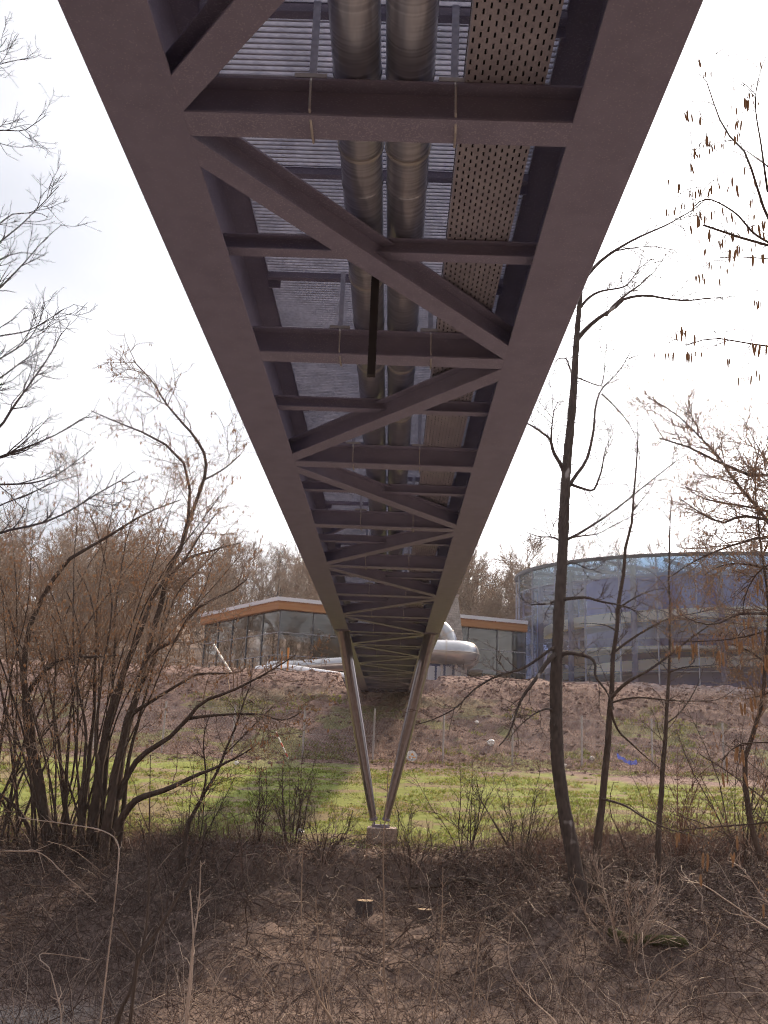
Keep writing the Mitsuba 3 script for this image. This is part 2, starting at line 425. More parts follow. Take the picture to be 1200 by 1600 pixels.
for x in np.arange(-0.95, 0.96, 0.10):
    m.box((x - 0.003, Y_FIRST, ZD + 0.066), (x + 0.003, Y_END, ZD + 0.072))
tag(put('cross_rods', m, 'galvanised_mat', deck), kind='stuff')
for k in range(-6, 31):
    y = FAR0 - 0.06 + BAY / 2 * k
    m = Mesh().box((-INNER + 0.001, y - 0.03, ZD - 0.056), (INNER - 0.001, y + 0.03, ZD - 0.002))
    for s in (-1, 1):
        m.box((s * (INNER - 0.001), y + 0.034, ZD - 0.12), (s * (INNER - 0.11), y + 0.046, ZD - 0.02))
    put('deck_bearer', m, 'painted_steel_mat', BR)

# clamps at the main beams
for k in range(-2, 15):
    y = beam_y(k)
    for x in (-0.36, 0.40):
        h = put('hanger', Mesh().box((x - 0.020, y - 0.012, ZB + 0.262), (x + 0.020, y - 0.004, ZD - 0.004)), 'galvanised_mat', BR)
        put('bracket', Mesh().box((x - 0.085, y - 0.10, ZB + 0.235), (x + 0.085, y + 0.06, ZB + 0.26)), 'rod_mat', h)
        put('rod', Mesh().tube([(x, y - 0.075, ZB + 0.262), (x + 0.004, y - 0.112, ZB + 0.20), (x + 0.006, y - 0.114, ZB + 0.03), (x + 0.012, y - 0.02, ZB - 0.012), (x + 0.014, y + 0.104, ZB - 0.016), (x + 0.014, y + 0.108, ZB + 0.02)], 0.007, 6), 'rod_mat', h)
EB = put('end_beam', Mesh().box((-INNER - 0.1, Y_END + 0.004, ZB - 0.30), (INNER + 0.1, Y_END + 0.4, ZD + 0.06)), 'painted_steel_mat', BR)
for s in (-1, 1):
    put('bearing', Mesh().box((s * 1.2 - 0.12, Y_END + 0.06, ZB - 0.42), (s * 1.2 + 0.12, Y_END + 0.34, ZB - 0.303)), 'rod_mat', BR)
ab = thing('abutment', 'low concrete abutment under the far end of the footbridge', 'abutment')
put('sill', Mesh().box((-1.9, Y_END - 0.15, 1.4), (1.9, Y_END + 1.4, ZB - 0.424)), 'concrete_mat', ab)
put('back_wall', Mesh().box((-1.9, Y_END + 0.7, ZB - 0.42), (1.9, Y_END + 1.39, ZD + 0.08)), 'concrete_mat', ab)


# pipes with jacket joints and bands
def pipe(x, label):
    r, z = 0.131, ZB + 0.234 + 0.134
    t = thing('insulated_pipe', label, 'pipe', None)
    y, pts, rad = Y_FIRST, [], []
    step = 1.02
    while y < Y_END + 0.6:
        pts += [(x, y, z), (x, y + step - 0.022, z), (x, y + step - 0.016, z), (x, y + step - 0.004, z)]
        rad += [r, r, r + 0.004, r + 0.004]
        y += step
    put('jacket', Mesh().tube(pts, rad, 28), 'jacket_mat', t, smooth=40)
    for k in range(-3, 31):
        yb = FAR0 + 0.62 + BAY / 2 * k + 0.1 * ((k * 7) % 3 - 1)
        ang = np.linspace(0, 2 * np.pi, 33)
        put('band', Mesh().tube([(x, yb, z), (x, yb + 0.028, z)], r + 0.010, 28), 'band_mat', t, smooth=40)
    return t


pipe(-0.123, 'left of the two silver insulated pipes running under the footbridge')
pipe(0.163, 'right of the two silver insulated pipes, next to the perforated tray')

# perforated cable tray
tr = thing('cable_tray', 'perforated steel cable tray under the right side of the footbridge', 'cable tray')
x0, x1, zt = 0.45, 0.87, ZB + 0.236
ncol, wslot, lslot, prow = 12, 0.010, 0.036, 0.0764
cw = (x1 - x0) / ncol
panel_len = BAY - 0.006
m = Mesh()
nrow = int(panel_len / prow)


def sheet(m, xa, xb, ya, yb):
    m.add([[xa, ya, 0], [xb, ya, 0], [xb, yb, 0], [xa, yb, 0]], [[0, 1, 2, 3]])


for c in range(ncol):
    xa = x0 + c * cw
    sheet(m, xa, xa + cw / 2 - wslot / 2, 0, panel_len)
    sheet(m, xa + cw / 2 + wslot / 2, xa + cw, 0, panel_len)
    off = 0.0 if c % 2 else prow / 2
    last = 0.0
    for r_ in range(nrow + 1):
        ya = off + r_ * prow
        if ya + lslot > panel_len:
            break
        sheet(m, xa + cw / 2 - wslot / 2, xa + cw / 2 + wslot / 2, last, ya)
        last = ya + lslot
    sheet(m, xa + cw / 2 - wslot / 2, xa + cw / 2 + wslot / 2, last, panel_len)
for xs in (x0, x1):
    m.add([[xs, 0, 0], [xs, panel_len, 0], [xs, panel_len, 0.085], [xs, 0, 0.085]], [[0, 1, 2, 3]])
tray = mikit.ply(m.get(), 'tray_mat')
for k in range(-3, 16):
    copy('tray_panel', tray, tr, T().translate([0, FAR0 - 0.1 + BAY * k + 0.003, zt]))
put('lid', Mesh().box((x0 - 0.004, Y_FIRST, zt + 0.086), (x1 + 0.004, Y_END, zt + 0.092)), 'deck_panel_mat', tr)
for q, xx in enumerate((0.52, 0.60, 0.70, 0.80)):
    put('cable', Mesh().tube([(xx, Y_FIRST, zt + 0.03), (xx + 0.02, 20, zt + 0.03), (xx, Y_END, zt + 0.03)], 0.022, 8), 'cable_mat', tr)

# pier: two raking tapered tubes on a concrete footing
PY_ = 25.62
pier = thing('bridge_pier', 'V-shaped pier of two tapering steel tubes under the footbridge', 'pier')
for s in (-1, 1):
    a, b = np.array([s * 0.155, PY_, -1.60]), np.array([s * 1.17, PY_, ZB - 0.004])
    b = b - (b - a) * 0.004
    pts = [a + (b - a) * t for t in np.linspace(0, 1, 24)]
    put('leg', Mesh().tube(pts, np.interp(np.linspace(0, 1, 24), [0, 0.06, 0.45, 1], [0.085, 0.100, 0.148, 0.165]), 32), 'leg_steel_mat', pier, smooth=40)
    put('fin_plate', Mesh().bar(a + np.array([-s * 0.035, 0, -0.10]), a + np.array([s * 0.02, 0, 0.14]), 0.03, 0.15, up=(0, 1, 0)), 'painted_steel_mat', pier)
put('base_plate', Mesh().box((-0.20, PY_ - 0.16, -1.755), (0.26, PY_ + 0.16, -1.69)), 'painted_steel_mat', pier)
for bx in (-0.16, 0.03, 0.22):
    for by in (-0.12, 0.12):
        put('anchor_bolt', Mesh().tube([(bx, PY_ + by, -1.70), (bx, PY_ + by, -1.645)], 0.016, 6), 'rod_mat', pier)
for s in (-1, 1):
    a, b = np.array([s * 0.155, PY_, -1.60]), np.array([s * 1.17, PY_, ZB - 0.004])
    u = (b - a) / np.linalg.norm(b - a)
    put('collar', Mesh().tube([a + u * 0.02, a + u * 0.07], 0.105, 24), 'painted_steel_mat', pier)
    put('cap_plate', Mesh().box((s * 1.17 - 0.21, PY_ - 0.21, ZB - 0.022), (s * 1.17 + 0.21, PY_ + 0.21, ZB - 0.0015)), 'painted_steel_mat', pier)
_b = Mesh()
_b.prism([(-0.38, -1.1), (0.38, -1.1), (0.38, -0.02), (0.36, 0), (-0.36, 0), (-0.38, -0.02)], ((0.07, PY_ - 0.38, -1.757), (0.07, PY_ + 0.38, -1.757)))
tag(put('footing', _b, 'concrete_mat'), 'square concrete block carrying the V-shaped bridge pier', 'footing')

# ------------------------------------------------------------------ round glass building
RB = thing('round_glass_building', 'large round glazed building with curved ramps inside, at the right', 'building')
CX, CY, RA, RBB = 26.9, 74.2, 17.2, 11.6
Z0, Z1 = 4.3, 14.05


def ell(t, k=1.0):
    return np.array([CX + RA * k * math.cos(t), CY + RBB * k * math.sin(t)])


_tt = np.linspace(0, 2 * math.pi, 2001)
_pp = np.array([ell(t) for t in _tt])
_ss = np.r_[0, np.cumsum(np.linalg.norm(np.diff(_pp, axis=0), axis=1))]
ncolm = 36
tm = np.interp(np.linspace(0, _ss[-1], ncolm + 1)[:-1] + 0.9, _ss, _tt)
levels = [Z0, 6.15, 8.35, 10.5, 12.55, Z1 - 0.16]
rng = np.random.default_rng(11)


def ring(m, k0, k1, z0, z1, t0=0.0, t1=2 * math.pi, n=96, rise=0.0):
    t = np.linspace(t0, t1, n)
    A = np.array([ell(q, k0) for q in t])
    B = np.array([ell(q, k1) for q in t])
    dz = np.linspace(0, rise, n)
    v = np.vstack([np.c_[A, z0 + dz], np.c_[B, z0 + dz], np.c_[B, z1 + dz], np.c_[A, z1 + dz]])
    f = []
    for s in range(4):
        for i in range(n - 1):
            f.append([s * n + i, s * n + i + 1, ((s + 1) % 4) * n + i + 1, ((s + 1) % 4) * n + i])
    m.add(v, f)
    return m


put('roof_edge', ring(Mesh(), 0.985, 1.008, Z1 - 0.155, Z1 + 0.06), 'dark_mullion_mat', RB)
put('plinth', ring(Mesh(), 0.96, 1.004, Z0 - 1.0, Z0 - 0.003), 'concrete_mat', RB)
for i in range(ncolm):
    a, b = ell(tm[i]), ell(tm[(i + 1) % ncolm])
    put('mullion', Mesh().bar((*a, Z0), (*a, Z1 - 0.158), 0.05, 0.14, up=(a[0] - CX, a[1] - CY, 0)), 'mullion_mat', RB)
    for j in range(5):
        g = 0.03
        d = (b - a) / np.linalg.norm(b - a)
        A, B = a + d * 0.045, b - d * 0.045
        nrm = np.array([d[1], -d[0]])
        o0, o1, o2 = rng.normal(size=3) * 0.006
        v = [[*(A + nrm * o0), levels[j] + g], [*(B + nrm * o1), levels[j] + g], [*(B + nrm * (o1 + o2)), levels[j + 1] - g], [*(A + nrm * (o0 + o2)), levels[j + 1] - g]]
        put('pane', Mesh().add(v, [[0, 1, 2, 3]]), 'teal_glass_mat' if j == 4 else 'glass_mat', RB)
for z in levels[1:-1]:
    put('transom', ring(Mesh(), 0.9975, 1.0035, z - 0.018, z + 0.018), 'mullion_mat', RB)
put('ground_floor', ring(Mesh(), 0.0, 0.985, Z0 - 0.2, Z0 + 0.02), 'interior_mat', RB)
put('core_wall', ring(Mesh(), 0.66, 0.68, Z0 + 0.03, Z1 - 0.45), 'core_wall_mat', RB)
put('gallery', ring(Mesh(), 0.69, 0.86, 7.85, 8.05), 'ramp_mat', RB)
for t0, t1, z, rise, k0, k1 in ((3.05, 5.2, 9.35, 0.9, 0.84, 0.875), (3.9, 5.6, 9.9, -0.7, 0.70, 0.73), (3.2, 5.4, 6.0, 1.3, 0.78, 0.81)):
    put('ramp', ring(Mesh(), k0, k1, z, z + 0.72, t0, t1, 60, rise), 'ramp_mat', RB)
    put('ramp_floor', ring(Mesh(), k1 - 0.14, k1 - 0.036, z - 0.12, z - 0.004, t0, t1, 60, rise), 'core_wall_mat', RB)
for t in np.linspace(3.2, 6.0, 8):
    c = ell(t, 0.9)
    put('column', Mesh().tube([(*c, Z0 + 0.02), (*c, Z1 - 0.42)], 0.2, 14), 'column_mat', RB, smooth=40)
rf = put('roof', Mesh().add([[*ell(q, 0.984), Z1 - 0.16] for q in np.linspace(0, 2 * math.pi, 65)[:-1]] + [[CX, CY, Z1 + 0.3]], [[i, (i + 1) % 64, 64] for i in range(64)]), 'glass_mat', RB)
for t in np.linspace(0, 2 * math.pi, 25)[:-1]:
    put('rafter', Mesh().bar((*ell(t, 0.62), Z1 - 0.25), (*ell(t, 0.98), Z1 - 0.33), 0.12, 0.25), 'column_mat', rf)

# ------------------------------------------------------------------ low glass hall
HL = thing('glass_hall', 'long low glass hall with an orange timber fascia under a pale flat roof', 'building')
P1, P2, P0 = np.array([-7.45, 64.0]), np.array([9.9, 71.0]), np.array([-14.2, 73.4])


def facade(pa, pb, n, levels, mat, side):
    d = (pb - pa) / np.linalg.norm(pb - pa)
    nrm = np.array([d[1], -d[0]]) * side
    for i in range(n):
        A, B = pa + (pb - pa) * i / n, pa + (pb - pa) * (i + 1) / n
        put('mullion', Mesh().bar((*A, levels[0]), (*A, levels[-1]), 0.06, 0.12, up=(*nrm, 0)), 'dark_mullion_mat', HL)
        for j in range(len(levels) - 1):
            sub = 2 if j == 0 else 1
            for q in range(sub):
                a, b = A + (B - A) * q / sub + d * 0.04, A + (B - A) * (q + 1) / sub - d * 0.04
                o = rng.normal(size=3) * 0.006
                v = [[*(a + nrm * o[0]), levels[j] + 0.03], [*(b + nrm * o[1]), levels[j] + 0.03], [*(b + nrm * (o[1] + o[2])), levels[j + 1] - 0.03], [*(a + nrm * (o[0] + o[2])), levels[j + 1] - 0.03]]
                put('pane', Mesh().add(v, [[0, 1, 2, 3]]), mat, HL)
                if q:
                    c = A + (B - A) / 2
                    put('sash_bar', Mesh().bar((*c, levels[0]), (*c, levels[1]), 0.05, 0.08, up=(*nrm, 0)), 'dark_mullion_mat', HL)
    for z in levels[1:-1]:
        put('transom', Mesh().bar((*(pa + nrm * 0.012), z), (*(pb + nrm * 0.012), z), 0.10, 0.045), 'mullion_mat', HL)


lv = [4.3, 6.25, 7.75, 9.22]
facade(P1, P2, 8, lv, 'dark_glass_mat', 1)
facade(P0, P1, 5, lv, 'dark_glass_mat', 1)
_back = [P0 + np.array([7.5, 6.5]), P2 + np.array([-3.5, 8.5])]
put('back_wall', Mesh().bar((*_back[0], 6.9), (*_back[1], 6.9), 0.2, 5.2), 'interior_mat', HL)
put('end_wall', Mesh().bar((*(P2 + [0.02, 0.1]), 6.9), (*(_back[1] + [0.02, -0.12]), 6.9), 0.12, 5.0), 'interior_mat', HL)
put('ceiling', Mesh().add([[*P0, 9.24], [*P1, 9.24], [*P2, 9.24], [*_back[1], 9.24], [*_back[0], 9.24]], [[0, 1, 2], [0, 2, 3], [0, 3, 4]]), 'interior_mat', HL)
put('floor', Mesh().add([[*P0, 4.62], [*P1, 4.62], [*P2, 4.62], [*_back[1], 4.62], [*_back[0], 4.62]], [[0, 1, 2], [0, 2, 3], [0, 3, 4]]), 'interior_mat', HL)


def offset_path(o):
    d1 = (P1 - P0) / np.linalg.norm(P1 - P0)
    d2 = (P2 - P1) / np.linalg.norm(P2 - P1)
    n1, n2 = np.array([d1[1], -d1[0]]), np.array([d2[1], -d2[0]])
    bis = (n1 + n2) / np.linalg.norm(n1 + n2)
    return [P0 + n1 * o - d1 * 0.3, P1 + bis * o / (bis @ n1), P2 + n2 * o]


for nm, o0, o1, z0, z1, mt in (('fascia', 0.30, 0.36, 9.255, 9.80, 'timber_mat'), ('roof_trim', 0.27, 0.44, 9.803, 10.06, 'roof_metal_mat')):
    a, b = offset_path(o0), offset_path(o1)
    m = Mesh()
    v = [[*q, z] for z in (z0, z1) for q in a + b]
    m.add(v, [[0, 1, 7, 6], [1, 2, 8, 7], [3, 4, 10, 9], [4, 5, 11, 10], [0, 1, 4, 3], [1, 2, 5, 4], [6, 7, 10, 9], [7, 8, 11, 10], [0, 3, 9, 6], [2, 5, 11, 8]])
    put(nm, m, mt, HL)
_o = offset_path(0.265)
put('roof', Mesh().add([[*_o[0], 9.95], [*_o[1], 9.95], [*_o[2], 9.95], [*_back[1], 9.95], [*_back[0], 9.95]], [[0, 1, 2], [0, 2, 3], [0, 3, 4]]), 'roof_metal_mat', HL)
put('soffit', Mesh().add([[*a, 9.25] for a in offset_path(0.355)] + [[*a, 9.25] for a in offset_path(0.0)], [[0, 1, 4, 3], [1, 2, 5, 4]]), 'timber_mat', HL)
put('handrail', Mesh().bar((*(P1 + [3, 3.2]), 6.35), (*(P2 + [-1, 1.2]), 6.35), 0.08, 0.28), 'mullion_mat', HL)

# tapering stone tower
TW = thing('stone_tower', 'tapering grey stone tower beside the low glass hall', 'tower')
m = Mesh()
lo, hi = np.array([[1.6, 63.5], [5.45, 65.0], [5.0, 68.0], [1.6, 68.0]]), np.array([[2.7, 64.3], [4.52, 65.3], [4.4, 67.6], [2.7, 67.6]])
m.add(np.vstack([np.c_[lo, np.full(4, 3.8)], np.c_[hi, np.full(4, 10.75)]]), [[0, 1, 5, 4], [1, 2, 6, 5], [2, 3, 7, 6], [3, 0, 4, 7]])
put('wall', m, 'tower_stone_mat', TW)
m = Mesh()
hc = (hi - hi.mean(0)) * 1.06 + hi.mean(0)
m.add(np.vstack([np.c_[hc, np.full(4, 10.752)], np.c_[hc, np.full(4, 10.92)]]), [[0, 1, 5, 4], [1, 2, 6, 5], [2, 3, 7, 6], [3, 0, 4, 7], [4, 5, 6, 7], [3, 2, 1, 0]])
put('coping', m, 'concrete_mat', TW)


# big silver ducts
def duct(label, pts, r, mat='duct_mat', seams=(), n=40):
    t = thing('silver_duct', label, 'duct')
    P = resample(pts, n)
    put('shell', Mesh().tube(P, r, 28), mat, t, smooth=40)
    tg = np.gradient(P, axis=0)
    sd = np.c_[tg[:, 1], -tg[:, 0], np.zeros(n)]
    sd = sd / (np.linalg.norm(sd, axis=1, keepdims=True) + 1e-6)
    if np.abs(tg[:, 2]).max() < np.abs(tg[:, :2]).max() * 0.3:
        put('long_seam', Mesh().tube(P + sd * r, 0.035, 8), 'rod_mat', t, smooth=40)
    for s in seams:
        i = int(s * (n - 2))
        put('seam_ring', Mesh().tube([P[i], P[i] + (P[i + 1] - P[i]) * 0.10 / np.linalg.norm(P[i + 1] - P[i])], r + 0.035, 28), 'rod_mat', t, smooth=40)
    return t


d1 = duct('fat horizontal silver duct bending back in front of the stone tower', [(0.6, 59.4, 6.35), (2.6, 59.2, 6.33), (3.9, 59.15, 6.32), (4.55, 59.4, 6.32), (4.85, 60.1, 6.32), (4.9, 61.2, 6.3), (4.9, 62.6, 6.3)], 0.74, seams=(0.2, 0.42, 0.62, 0.8))
for x, y in ((2.3, 59.3), (3.2, 59.3), (4.1, 59.4), (4.75, 60.2)):
    put('support', Mesh().box((x - 0.07, y - 0.07, 4.2), (x + 0.07, y + 0.07, 5.75)), 'post_mat', d1)
duct('silver duct elbow curving up and over behind the fat duct', [(3.75, 60.9, 6.4), (3.7, 60.9, 7.0), (3.45, 60.9, 7.6), (2.9, 60.9, 8.05), (2.2, 60.9, 8.2), (0.8, 60.9, 8.2)], 0.58, seams=(0.3, 0.5, 0.7))
duct('silver duct lying on the crest in front of the hall corner', [(-7.6, 61.2, 5.15), (-5.5, 60.2, 5.2), (-3.5, 59.0, 5.28), (-1.2, 57.8, 5.4)], 0.42, seams=(0.3, 0.6))
duct('white duct running down across the crest left of the footbridge', [(-8.0, 58.8, 4.75), (-6.4, 57.8, 4.8), (-4.4, 56.6, 4.55), (-2.0, 55.2, 4.15)], 0.27, mat='white_duct_mat', seams=(0.5,))
SH = thing('plant_shed', 'small shed with pale blue panels half hidden behind the fat duct', 'shed')
put('frame', Mesh().box((1.2, 61.9, 4.1), (4.5, 62.0, 5.9)), 'blue_frame_mat', SH)
for x in np.arange(1.35, 4.2, 0.56):
    put('panel', Mesh().box((x, 61.86, 4.75), (x + 0.42, 61.897, 5.7)), 'white_panel_mat', SH)
put('roof', Mesh().box((1.0, 61.7, 5.903), (4.6, 63.4, 6.0)), 'roof_metal_mat', SH)

# ------------------------------------------------------------------ fence on the slope
FN = thing('wire_fence', 'chain-link fence on pale posts along the foot of the slope', 'fence')
fy = lambda x: 42.0 + 0.35 * math.sin(x * 0.21)
fx = np.arange(-21.3, 26, 2.97)
for x in fx:
    z = float(ground_z(x, fy(x)))
    put('post', Mesh().tube([(x, fy(x), z - 0.3), (x + 0.02, fy(x), z + 2.15)], 0.042, 8), 'post_mat', FN, smooth=40)
A, B = [], []
for x in np.arange(-22, 27, 0.13):
    for s in (-1, 1):
        q = x + s * 1.0
        A.append([[x, fy(x), 0], [(x + q) / 2, fy((x + q) / 2), 0], [q, fy(q), 0]])
A = np.array(A)
A[:, :, 2] = ground_z(A[:, :, 0], A[:, :, 1]) + np.array([0.05, 1.0, 1.95])
m = Mesh().add(*tubes(A, np.full(A.shape[:2], 0.0028), 3))
for h in (0.06, 1.0, 1.96):
    xs = np.arange(-22, 27, 0.5)
    m.tube([(x, fy(x), float(ground_z(x, fy(x))) + h) for x in xs], 0.004, 4, cap=False)
tag(put('mesh_wire', m, 'post_mat', FN), kind='stuff')

# ------------------------------------------------------------------ ground cover
rng = np.random.default_rng(5)


def scatter(n, x0, x1, y0, y1, edge=None):
    x, y = rng.uniform(x0, x1, n), rng.uniform(y0, y1, n)
    if edge is not None:
        k = edge(x, y)
        x, y = x[k], y[k]
    return np.stack([x, y, ground_z(x, y)], -1)


def blades(p, n, h, w, lean):
    P = np.repeat(p, n, 0) + np.c_[rng.normal(size=(len(p) * n, 2)) * 0.045, np.zeros(len(p) * n)]
    a = rng.uniform(0, 2 * np.pi, len(P))
    s = np.c_[np.cos(a), np.sin(a), np.zeros(len(P))] * (w * rng.uniform(0.6, 1.3, len(P)))[:, None]
    tip = P + np.c_[rng.normal(size=(len(P), 2)) * lean, np.ones(len(P))] * (h * rng.uniform(0.5, 1.3, len(P)))[:, None]
    v = np.stack([P - s, P + s, tip], 1).reshape(-1, 3)
    return v, np.arange(len(v)).reshape(-1, 3)


def on_turf(x, y):
    w = meshkit.fbm(np.stack([x * 0.35, y * 0.35, x * 0 + 2], -1), 4, 0)
    g = meshkit.fbm(np.stack([x * 0.9, y * 1.2, x * 0 + 5], -1), 3, 8)
    return (y > 24.5 - (w - 0.5) * 3.2) & (y < 39.2 - (w - 0.5) * 6) & (g < 0.535)


p = scatter(34000, -17, 19, 23.6, 41, on_turf)
tag(put('meadow_grass', Mesh().add(*blades(p, 4, 0.085, 0.013, 0.5)), 'grass_mat'), 'short sunlit green grass of the meadow behind the pier', 'grass', kind='stuff')
p = scatter(9000, -16, 20, 41, 49, lambda x, y: meshkit.fbm(np.stack([x * 0.45, y * 0.8, x * 0], -1), 3, 21) > 0.55 + (y - 41) * 0.012)
tag(put('slope_weeds', Mesh().add(*blades(p, 4, 0.15, 0.016, 0.5)), 'grass_mat'), 'sparse green weeds growing in patches on the dirt slope', 'weeds', kind='stuff')

p = np.vstack([scatter(9000, -13, 15, 21.6, 25.4), scatter(14000, 1.5, 15, 20.2, 25.0), scatter(2200, -13, 15, 17.5, 21.6), scatter(1000, -8, 9, 11, 17.5), scatter(1500, -14, 16, 25, 38)])
n = len(p)
a, tilt = rng.uniform(0, 2 * np.pi, n), rng.uniform(-0.5, 0.5, (n, 2))
u = np.c_[np.cos(a), np.sin(a), tilt[:, 0]]
w = np.c_[-np.sin(a), np.cos(a), tilt[:, 1]]
sz = rng.uniform(0.03, 0.07, n)[:, None]
p[:, 2] += rng.uniform(0.01, 0.07, n)
v = np.stack([p - u * sz, p - w * sz * 0.6 + [0, 0, 0.012], p + u * sz, p + w * sz * 0.6 + [0, 0, 0.012]], 1).reshape(-1, 3)
_k = 4 * np.arange(n)[:, None]
tag(put('leaf_litter', Mesh().add(v, np.vstack([_k + [0, 1, 2], _k + [0, 2, 3]])), 'leaf_litter_mat'), 'brown fallen leaves covering the shaded stream bank', 'fallen leaves', kind='stuff')

ico = trimesh.creation.icosphere(subdivisions=0)
p = scatter(7500, -17, 21, 39.5, 55, lambda x, y: rng.uniform(size=len(x)) < 0.35 + 0.65 * sstep(42, 52, y))
n = len(p)
sz = (0.03 + 0.10 * rng.random(n) ** 3)[:, None, None]
v = ico.vertices[None] * sz * rng.uniform(0.6, 1.3, (n, 12, 1)) * [1.2, 1.0, 0.7] + p[:, None]
tag(put('dirt_clods', Mesh().add(v.reshape(-1, 3), (ico.faces[None] + 12 * np.arange(n)[:, None, None]).reshape(-1, 3)), 'clod_mat'), 'loose clods of reddish soil strewn over the slope', 'soil clods', kind='stuff')


def canes(p, length, r, K=6, up=(0.2, 0.9), wig=0.3, sag=0.22):
    n = len(p)
    d = np.c_[rng.normal(size=(n, 2)), rng.uniform(*up, n)]
    d /= np.linalg.norm(d, axis=1, keepdims=True)
    ln = rng.uniform(*length, n)
    out, q = [p], p
    for _ in range(K - 1):
        q = q + d * (ln / (K - 1))[:, None]
        out.append(q)
        d = d + rng.normal(size=(n, 3)) * wig + [0, 0, -sag]
        d /= np.linalg.norm(d, axis=1, keepdims=True)
    R = (rng.uniform(*r, n))[:, None] * np.linspace(1, 0.45, K)
    return np.stack(out, 1), R


def tangle(name, spec, mat, label, cat):
    m = Mesh()
    for args, kw in spec:
        m.add(*tubes(*canes(*args, **kw), 3))
    tag(put(name, m, mat, smooth=True), label, cat, kind='stuff')


B_ = lambda n, x0=-13, x1=15, y0=17.6, y1=24.6: scatter(n, x0, x1, y0, y1)
tangle('bramble_tangle', [((B_(6500), (0.4, 1.5), (0.004, 0.008)), dict(K=5, wig=0.35, up=(0.3, 1.2))), ((B_(520, y0=18.2), (0.8, 2.8), (0.008, 0.017)), dict(K=9, wig=0.22, up=(0.1, 1.0), sag=0.12)), ((B_(1600, -13, -3), (1.0, 2.6), (0.004, 0.010)), {}), ((B_(1600, 1, 15), (0.8, 2.2), (0.004, 0.009)), {}),
                          ((scatter(260, -7, 8, 11, 17.5), (0.7, 2.4), (0.006, 0.012)), dict(K=9, wig=0.22, up=(0.1, 1.0), sag=0.12)), ((scatter(2200, -8, 9, 10.5, 18), (0.4, 1.5), (0.003, 0.006)), dict(K=5, wig=0.35))], 'twig_mat', 'dark tangle of bare brambles and twigs over the bank', 'undergrowth')
tangle('dead_cane_tangle', [((B_(600), (0.5, 1.7), (0.004, 0.008)), dict(wig=0.35, up=(0.5, 1.4))), ((B_(190, y0=18), (0.7, 2.6), (0.008, 0.015)), dict(K=9, wig=0.28, up=(0.1, 1.0), sag=0.14)), ((B_(1200, -13, 15, 20.5, 25), (0.3, 1.3), (0.003, 0.0065)), dict(wig=0.35, up=(0.5, 1.4))),
                            ((scatter(70, -6, 7, 11, 17), (0.7, 2.2), (0.005, 0.010)), dict(K=9, wig=0.3, up=(0.2, 1.2), sag=0.12)), ((scatter(220, -7, 8, 10, 17.5), (0.5, 1.8), (0.003, 0.0055)), dict(wig=0.3, up=(0.6, 1.6)))], 'pale_twig_mat', 'pale dead canes and stalks lying among the brambles', 'dead stalks')
tangle('near_twig_tangle', [((scatter(330, -6, 7, 10.5, 16), (0.9, 2.7), (0.003, 0.0062)), dict(K=9, up=(0.8, 2.4), sag=0.06, wig=0.18))], 'pale_twig_mat', 'fine dry twigs of the near thicket rising across the bottom of the view', 'dead stalks')
tangle('near_dark_tangle', [((scatter(1100, -6, 7, 10.5, 17), (0.9, 2.6), (0.003, 0.0065)), dict(K=9, up=(0.4, 2.0), sag=0.09, wig=0.20))], 'twig_mat', 'fine dark twigs of the near thicket across the bottom of the view', 'undergrowth')
tangle('dry_stalks', [((B_(2600, -14, 17, 23.2, 25.4), (0.15, 0.6), (0.003, 0.006)), dict(K=4, up=(1.0, 3.0), sag=0.05, wig=0.18)), ((B_(1500, -14, -2.2, 23.0, 25.6), (0.4, 1.1), (0.003, 0.006)), dict(K=4, up=(1.0, 3.0), sag=0.05, wig=0.2)), ((B_(2600, 2.6, 17, 22.4, 25.8), (0.4, 1.3), (0.003, 0.006)), dict(K=4, up=(1.0, 3.0), sag=0.05, wig=0.2)),
                      ((scatter(900, -16, 18, 25, 38), (0.15, 0.5), (0.003, 0.006)), dict(K=4, up=(0.6, 2.0), sag=0.1))],
       'red_twig_mat', 'reddish brown dry stalks fringing the top of the bank', 'dry stalks')
tangle('slope_brambles', [((scatter(3200, -17, 20, 40, 51.5), (0.5, 1.5), (0.004, 0.007)), {})], 'twig_mat', 'low bare brambles creeping over the dirt slope', 'undergrowth')
tangle('slope_stalks', [((scatter(9500, -17, 20, 40, 51), (0.2, 0.9), (0.004, 0.008)), dict(K=4, up=(0.6, 2.0), sag=0.1))], 'red_twig_mat', 'thin dead weed stalks scattered over the dirt slope', 'dry stalks')

